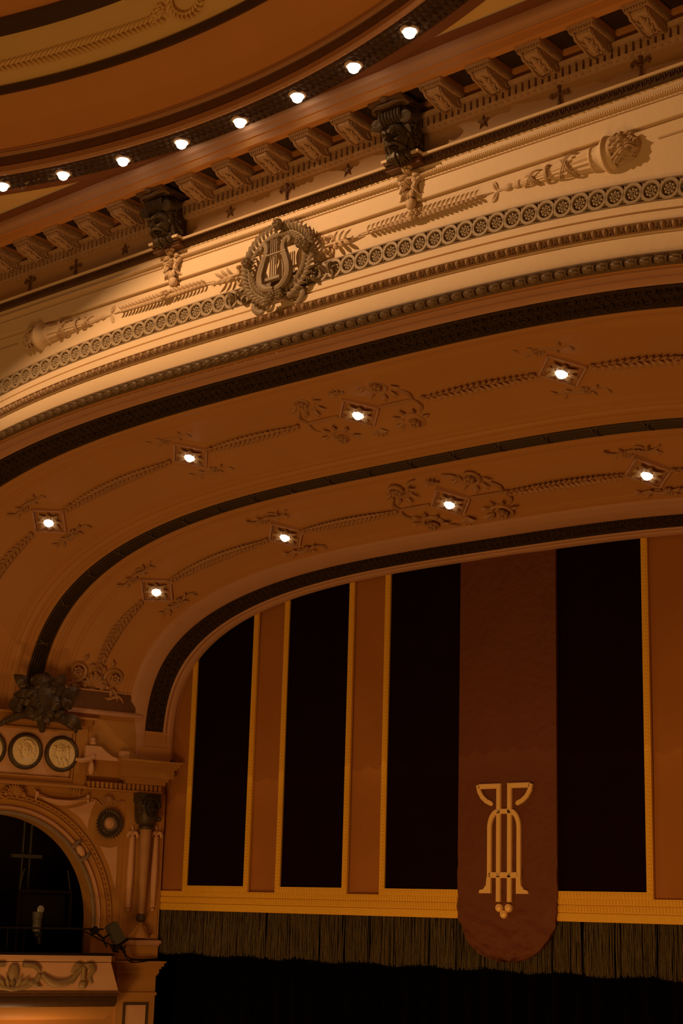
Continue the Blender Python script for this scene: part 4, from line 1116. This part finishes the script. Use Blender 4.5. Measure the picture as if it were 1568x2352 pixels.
# palmette above the roundel and shell keystone over the box arch
b = MB()
for k in range(7): b.leaf((0,0,.01), PI/2+(k-3)*.38, .13, .045, .03, .02, 3)
for sg in (-1,1): b.spiral((.12*sg,-.02,.01), .06, 1.3, 0, sg, .016, n=12); b.tube([(.12*sg,-.07,.01),(.24*sg,.02,.02),(.32*sg,.03,.01)], [.02,.016,.008], 5)
o = b.build('palmette', 'soffrel'); o.matrix_world = SW(-1.10, 1.80, .0); tag(o, 'small palmette ornament above the dark wreath roundel', 'ornament')
t = thing('shell_crest', 'leafy shell crest at the top of the dark box arch', 'ornament', SW(-2.86, 1.84, .03))
b = MB()
for k in range(9): b.leaf((0,-.02,.03), PI/2+(k-4)*.33, .20, .06, .05, .03, 4)
b.build('shell', 'ochre2', t)
for sg in (-1,1):
    b = MB(); b.spiral((.16*sg,-.02,.05), .095, 1.6, PI/2, sg, .03, n=16); b.ball((.16*sg,-.02,.08), (.04,.04,.03), 8, 5); b.build('scroll', 'ochre2', t)
# swag above the arch
t = thing('drapery_swag', 'pale draped swag hung between the shell crest and the roundel', 'ornament', SW(-1.97, 1.85, .02))
b = MB()
for k, (dz, rr2) in enumerate(((.12,.045),(.085,.03),(.05,.02))):
    b.tube([(-.46+.92*i/14, .0-dz*math.sin(PI*i/14)-(0.02*k), .03+.02*k) for i in range(15)], [rr2*(.5+.6*math.sin(PI*i/14)) for i in range(15)], 7)
b.build('cloth', 'peach', t)
for sg in (-1,1):
    b = MB(); b.ball((.47*sg,.02,.04), (.035,.04,.03), 8, 6); b.tube([(.47*sg,0,.03),(.49*sg,-.10,.02)], [.03,.012], 6); b.tube([(.47*sg,.02,.03),(.52*sg,.07,.02)], [.02,.01], 5); b.build('knot', 'peach', t)
# oval boss on the arch moulding
t = thing('arch_boss', 'oval boss clasping the moulding of the box arch', 'ornament', SW(U0+1.86*math.cos(R(40)), V0+1.86*math.sin(R(40)), .04)@Matrix.Rotation(R(-50), 4, 'Z'))
MB().ball((0,0,.0), (.12,.065,.06), 14, 8).build('oval', 'peach', t); 
for sg in (-1,1): MB().tube([(.13*sg,-.10,.0),(.15*sg,0,.05),(.13*sg,.10,.0)], .035, 7).build('clasp', 'taupedk', t)
# ------------------------------------------------------------------ balcony front of the box
t = thing('box_balcony', 'peach balcony front of the stage box with gilded relief', 'balcony', SW(-3.2, -.9, .0))
def loc(u): return u+3.2
b = MB(); n0 = loc(-1.22); n1 = loc(-1.08)
b.add([(-2.2,.03,.80),(n0,.03,.80),(n0,.03,.0),(-2.2,.03,0),(-2.2,.13,.80),(n0,.13,.80),(n0,.13,0),(-2.2,.13,0)], [(0,1,5,4),(1,2,6,5),(4,5,6,7),(3,2,1,0)])
b.build('top_band', 'peach', t, False)
b = MB(); b.add([(-2.2,.02,.79),(n0,.02,.79),(n0,.02,0),(-2.2,-.43,.84),(n1,-.43,.84),(n1,-.43,0)], [(3,4,1,0),(4,5,2,1)]); b.build('front_panel', 'peach', t, False)
b = MB()
for v0, v1, d, e in ((-.455,-.43,.87,.02),(-.48,-.455,.85,.0),(-.50,-.48,.87,.02)): b.box(-2.2, n1+e, v0, v1, 0, d)
b.build('base_molding', 'brownband', t, False)
b = MB(); pr = [(-.50,.84),(-.55,.86),(-.62,.84),(-.68,.78)]
b.grid([[(x, v, d) for v, d in pr] for x in (-2.2, n1-.02)]); b.grid([[(n1-.02, v, d), (n1-.05, v, 0)] for v, d in pr]); b.build('under_cornice', 'umber', t)
b = MB(); pr = [(-.68,.78),(-.72,.77),(-.80,.73),(-.87,.66),(-.89,.55),(-.89,.0)]
b.grid([[(x-.15*(j/5), v, d) for j, (v, d) in enumerate(pr)] for x in (-2.2, n1-.03)]); b.grid([[(n1-.03-.15*(j/5), v, d), (n1-.05-.15*(j/5), v, 0)] for j, (v, d) in enumerate(pr)]); b.build('cove', 'ochre2', t)
b = MB(); b.box(-2.2, n0+.02, .13, .17, .55, .86); b.build('ledge_top', 'metal', t, False)
b = MB()
b.tube([(loc(-2.46),-.17,.84),(loc(-2.36),-.26,.87),(loc(-2.2),-.31,.88),(loc(-2.0),-.28,.87),(loc(-1.88),-.19,.86),(loc(-1.78),-.08,.85)], [.04,.055,.06,.055,.045,.04], 9)
b.build('swag', 'gilt', t)
b = MB(); cx = loc(-1.74)
for sg in (-1,1): b.tube([(cx,-.05,.84),(cx+.10*sg,-.03,.87),(cx+.17*sg,-.11,.86),(cx+.12*sg,-.20,.85),(cx+.18*sg,-.31,.85)], [.03,.05,.05,.035,.015], 7, .6)
b.tube([(cx,-.05,.86),(cx,-.26,.87)], .04, 8); b.ball((cx,-.33,.87), (.075,.07,.06), 10, 7); b.build('tassel_bow', 'gilt', t)
b = MB(); cx = loc(-2.95)
for sg in (-1,1):
    for k in range(3): b.spiral((cx+sg*(.12+.13*k), -.12-.11*k*.8+.06*(k%2), .85), .09, 1.4, PI/2, sg, .035, n=14, lift=.03)
    for k in range(6): b.leaf((cx+sg*.06*k, -.40+.02*k, .86), PI/2-sg*.4*k, .20, .08, .04, .03, 4)
    b.tube([(cx+.15*sg,-.02,.85),(cx+.35*sg,-.04,.86),(cx+.45*sg,-.13,.85)], .04, 7)
    b.tube([(cx,-.40,.85),(cx+.2*sg,-.36,.86),(cx+.38*sg,-.28,.86),(cx+.45*sg,-.18,.85)], .045, 7)
b.ball((cx,-.15,.86), (.10,.14,.06), 10, 7); b.build('scroll_relief', 'gilt', t)
# metal railing on the balcony
t = thing('safety_rail', 'thin black metal railing above the balcony front', 'railing', SW(-3.2, -.73, .7))
MB().tube([(-2.2,.37,0),(1.85,.385,0)], .014, 6).build('top_rail', 'metal', t)
for u in (-3.04, -1.71, -4.3): MB().tube([(loc(u),.0,0),(loc(u),.375,0)], .011, 6).build('post', 'metal', t)
# stage lamp clamped at the rail corner
t = thing('stage_lamp', 'grey ribbed stage lamp clamped at the right end of the railing', 'lamp', SW(-1.18, -.42, .82)@Matrix.Rotation(R(-58), 4, 'Z'))
b = MB(); b.box(-.19,.14,-.085,.085,-.08,.08)
for i in range(9): b.box(-.17+.034*i,-.155+.034*i,-.10,.10,-.09,.09)
b.build('housing', 'speaker', t, False)
b = MB(); b.box(.14,.18,-.13,.13,-.11,.11); b.box(.14,.26,-.14,-.12,-.10,.10); b.build('barn_door', 'metal', t, False)
b = MB(); b.tube([(-.05,-.11,0),(-.05,-.22,0),(.10,-.24,0)], .016, 6); b.tube([(-.05,-.22,0),(-.22,-.30,0)], .02, 6); b.box(-.30,-.20,-.36,-.25,-.05,.05); b.build('yoke', 'metal', t, False)
for k, dz in enumerate((.0, -.05)):
    b = MB(); b.tube([(-.98+0,-.60,.80),(-.90,-.70+dz*.5,.6),(-.6,-.83+dz,.25),(-.3,-.84+dz*.6,.22),(.0,-.83,.12)], .011, 6)
    o = b.build('cable', 'metal'); o.matrix_world = SW(0, 0); tag(o, ('upper' if k == 0 else 'lower, more slack')+' black cable looping from the stage lamp to the pier', 'cable')
b = MB(); b.tube([(-1.75,-.38,.82),(-1.5,-.50,.84),(-1.25,-.60,.84),(-1.0,-.68,.80)], .012, 6); b.tube([(-1.20,-.30,.8),(-1.10,-.55,.8),(-.98,-.72,.8)], .03, 6)
o = b.build('clamp_arm', 'metal'); o.matrix_world = SW(0, 0); tag(o, 'black clamp arm behind the stage lamp', 'clamp')
# moving lamp at the rail
t = thing('follow_spotlight', 'pale grey tilted spotlight with round lens inside the dark box', 'lamp', SW(-2.44, -.25, .45))
MB().lathe([(.06,-.16),(.075,-.10),(.07,.02),(.085,.06),(.085,.16)], 16, 'y').build('body', 'speaker', t)
MB().lathe([(.055,.0),(.062,.02),(.05,.03),(0,.035)], 18, 'z', (.02,.20,.05)).build('lens', 'glass', t)
b = MB(); b.ball((.03,-.20,0), (.085,.06,.07), 12, 8); b.tube([(.04,-.2,0),(.06,-.36,.02)], [.05,.035], 8); b.build('base', 'metal', t)
# dark equipment in the box
t = thing('lighting_rig', 'dark square lighting rig hung on wires inside the box', 'equipment', SW(-1.92, .0, -.55))
b = MB(); b.box(-.50,.50,.22,.27,-.05,.05); b.box(-.50,-.46,-.34,.22,-.05,.05); b.box(.46,.50,-.34,.22,-.05,.05); b.box(-.5,.5,-.38,-.34,-.05,.05); b.build('frame', 'metal', t, False)
MB().box(-.44,.44,-.32,.20,-.30,-.10).build('panel', 'metal', t, False)
for sg in (-1,1): MB().tube([(.48*sg,.25,0),(.40*sg,.62,0)], .008, 5).build('wire', 'speaker', t)
t = thing('truss_pole', 'dark vertical double pole with crossarm at the back of the box', 'equipment', SW(-2.0, -.9, -1.3))
for x in (-.07,.07): MB().tube([(x,0,0),(x,2.5,0)], .018, 6).build('pole', 'speaker', t)
MB().box(-.28,.28,1.72,1.78,-.05,.05).build('crossarm', 'speaker', t, False)
b = MB(); b.T = Matrix.Scale(-1, 4, (1,0,0))@SW(0, 0); b.box(-7, 0, -9, 2.62, -.3, 0); b.box(-7, -1.0, 2.4, 2.62, 0, .25); struct('wall_right', b, 'ochre2', False)
# lit band of the tier below the balcony
b = MB(); b.T = SW(0, 0); b.box(-7, -.85, -2.6, -2.05, -.2, .10); struct('trim_46', b, 'terra', False)
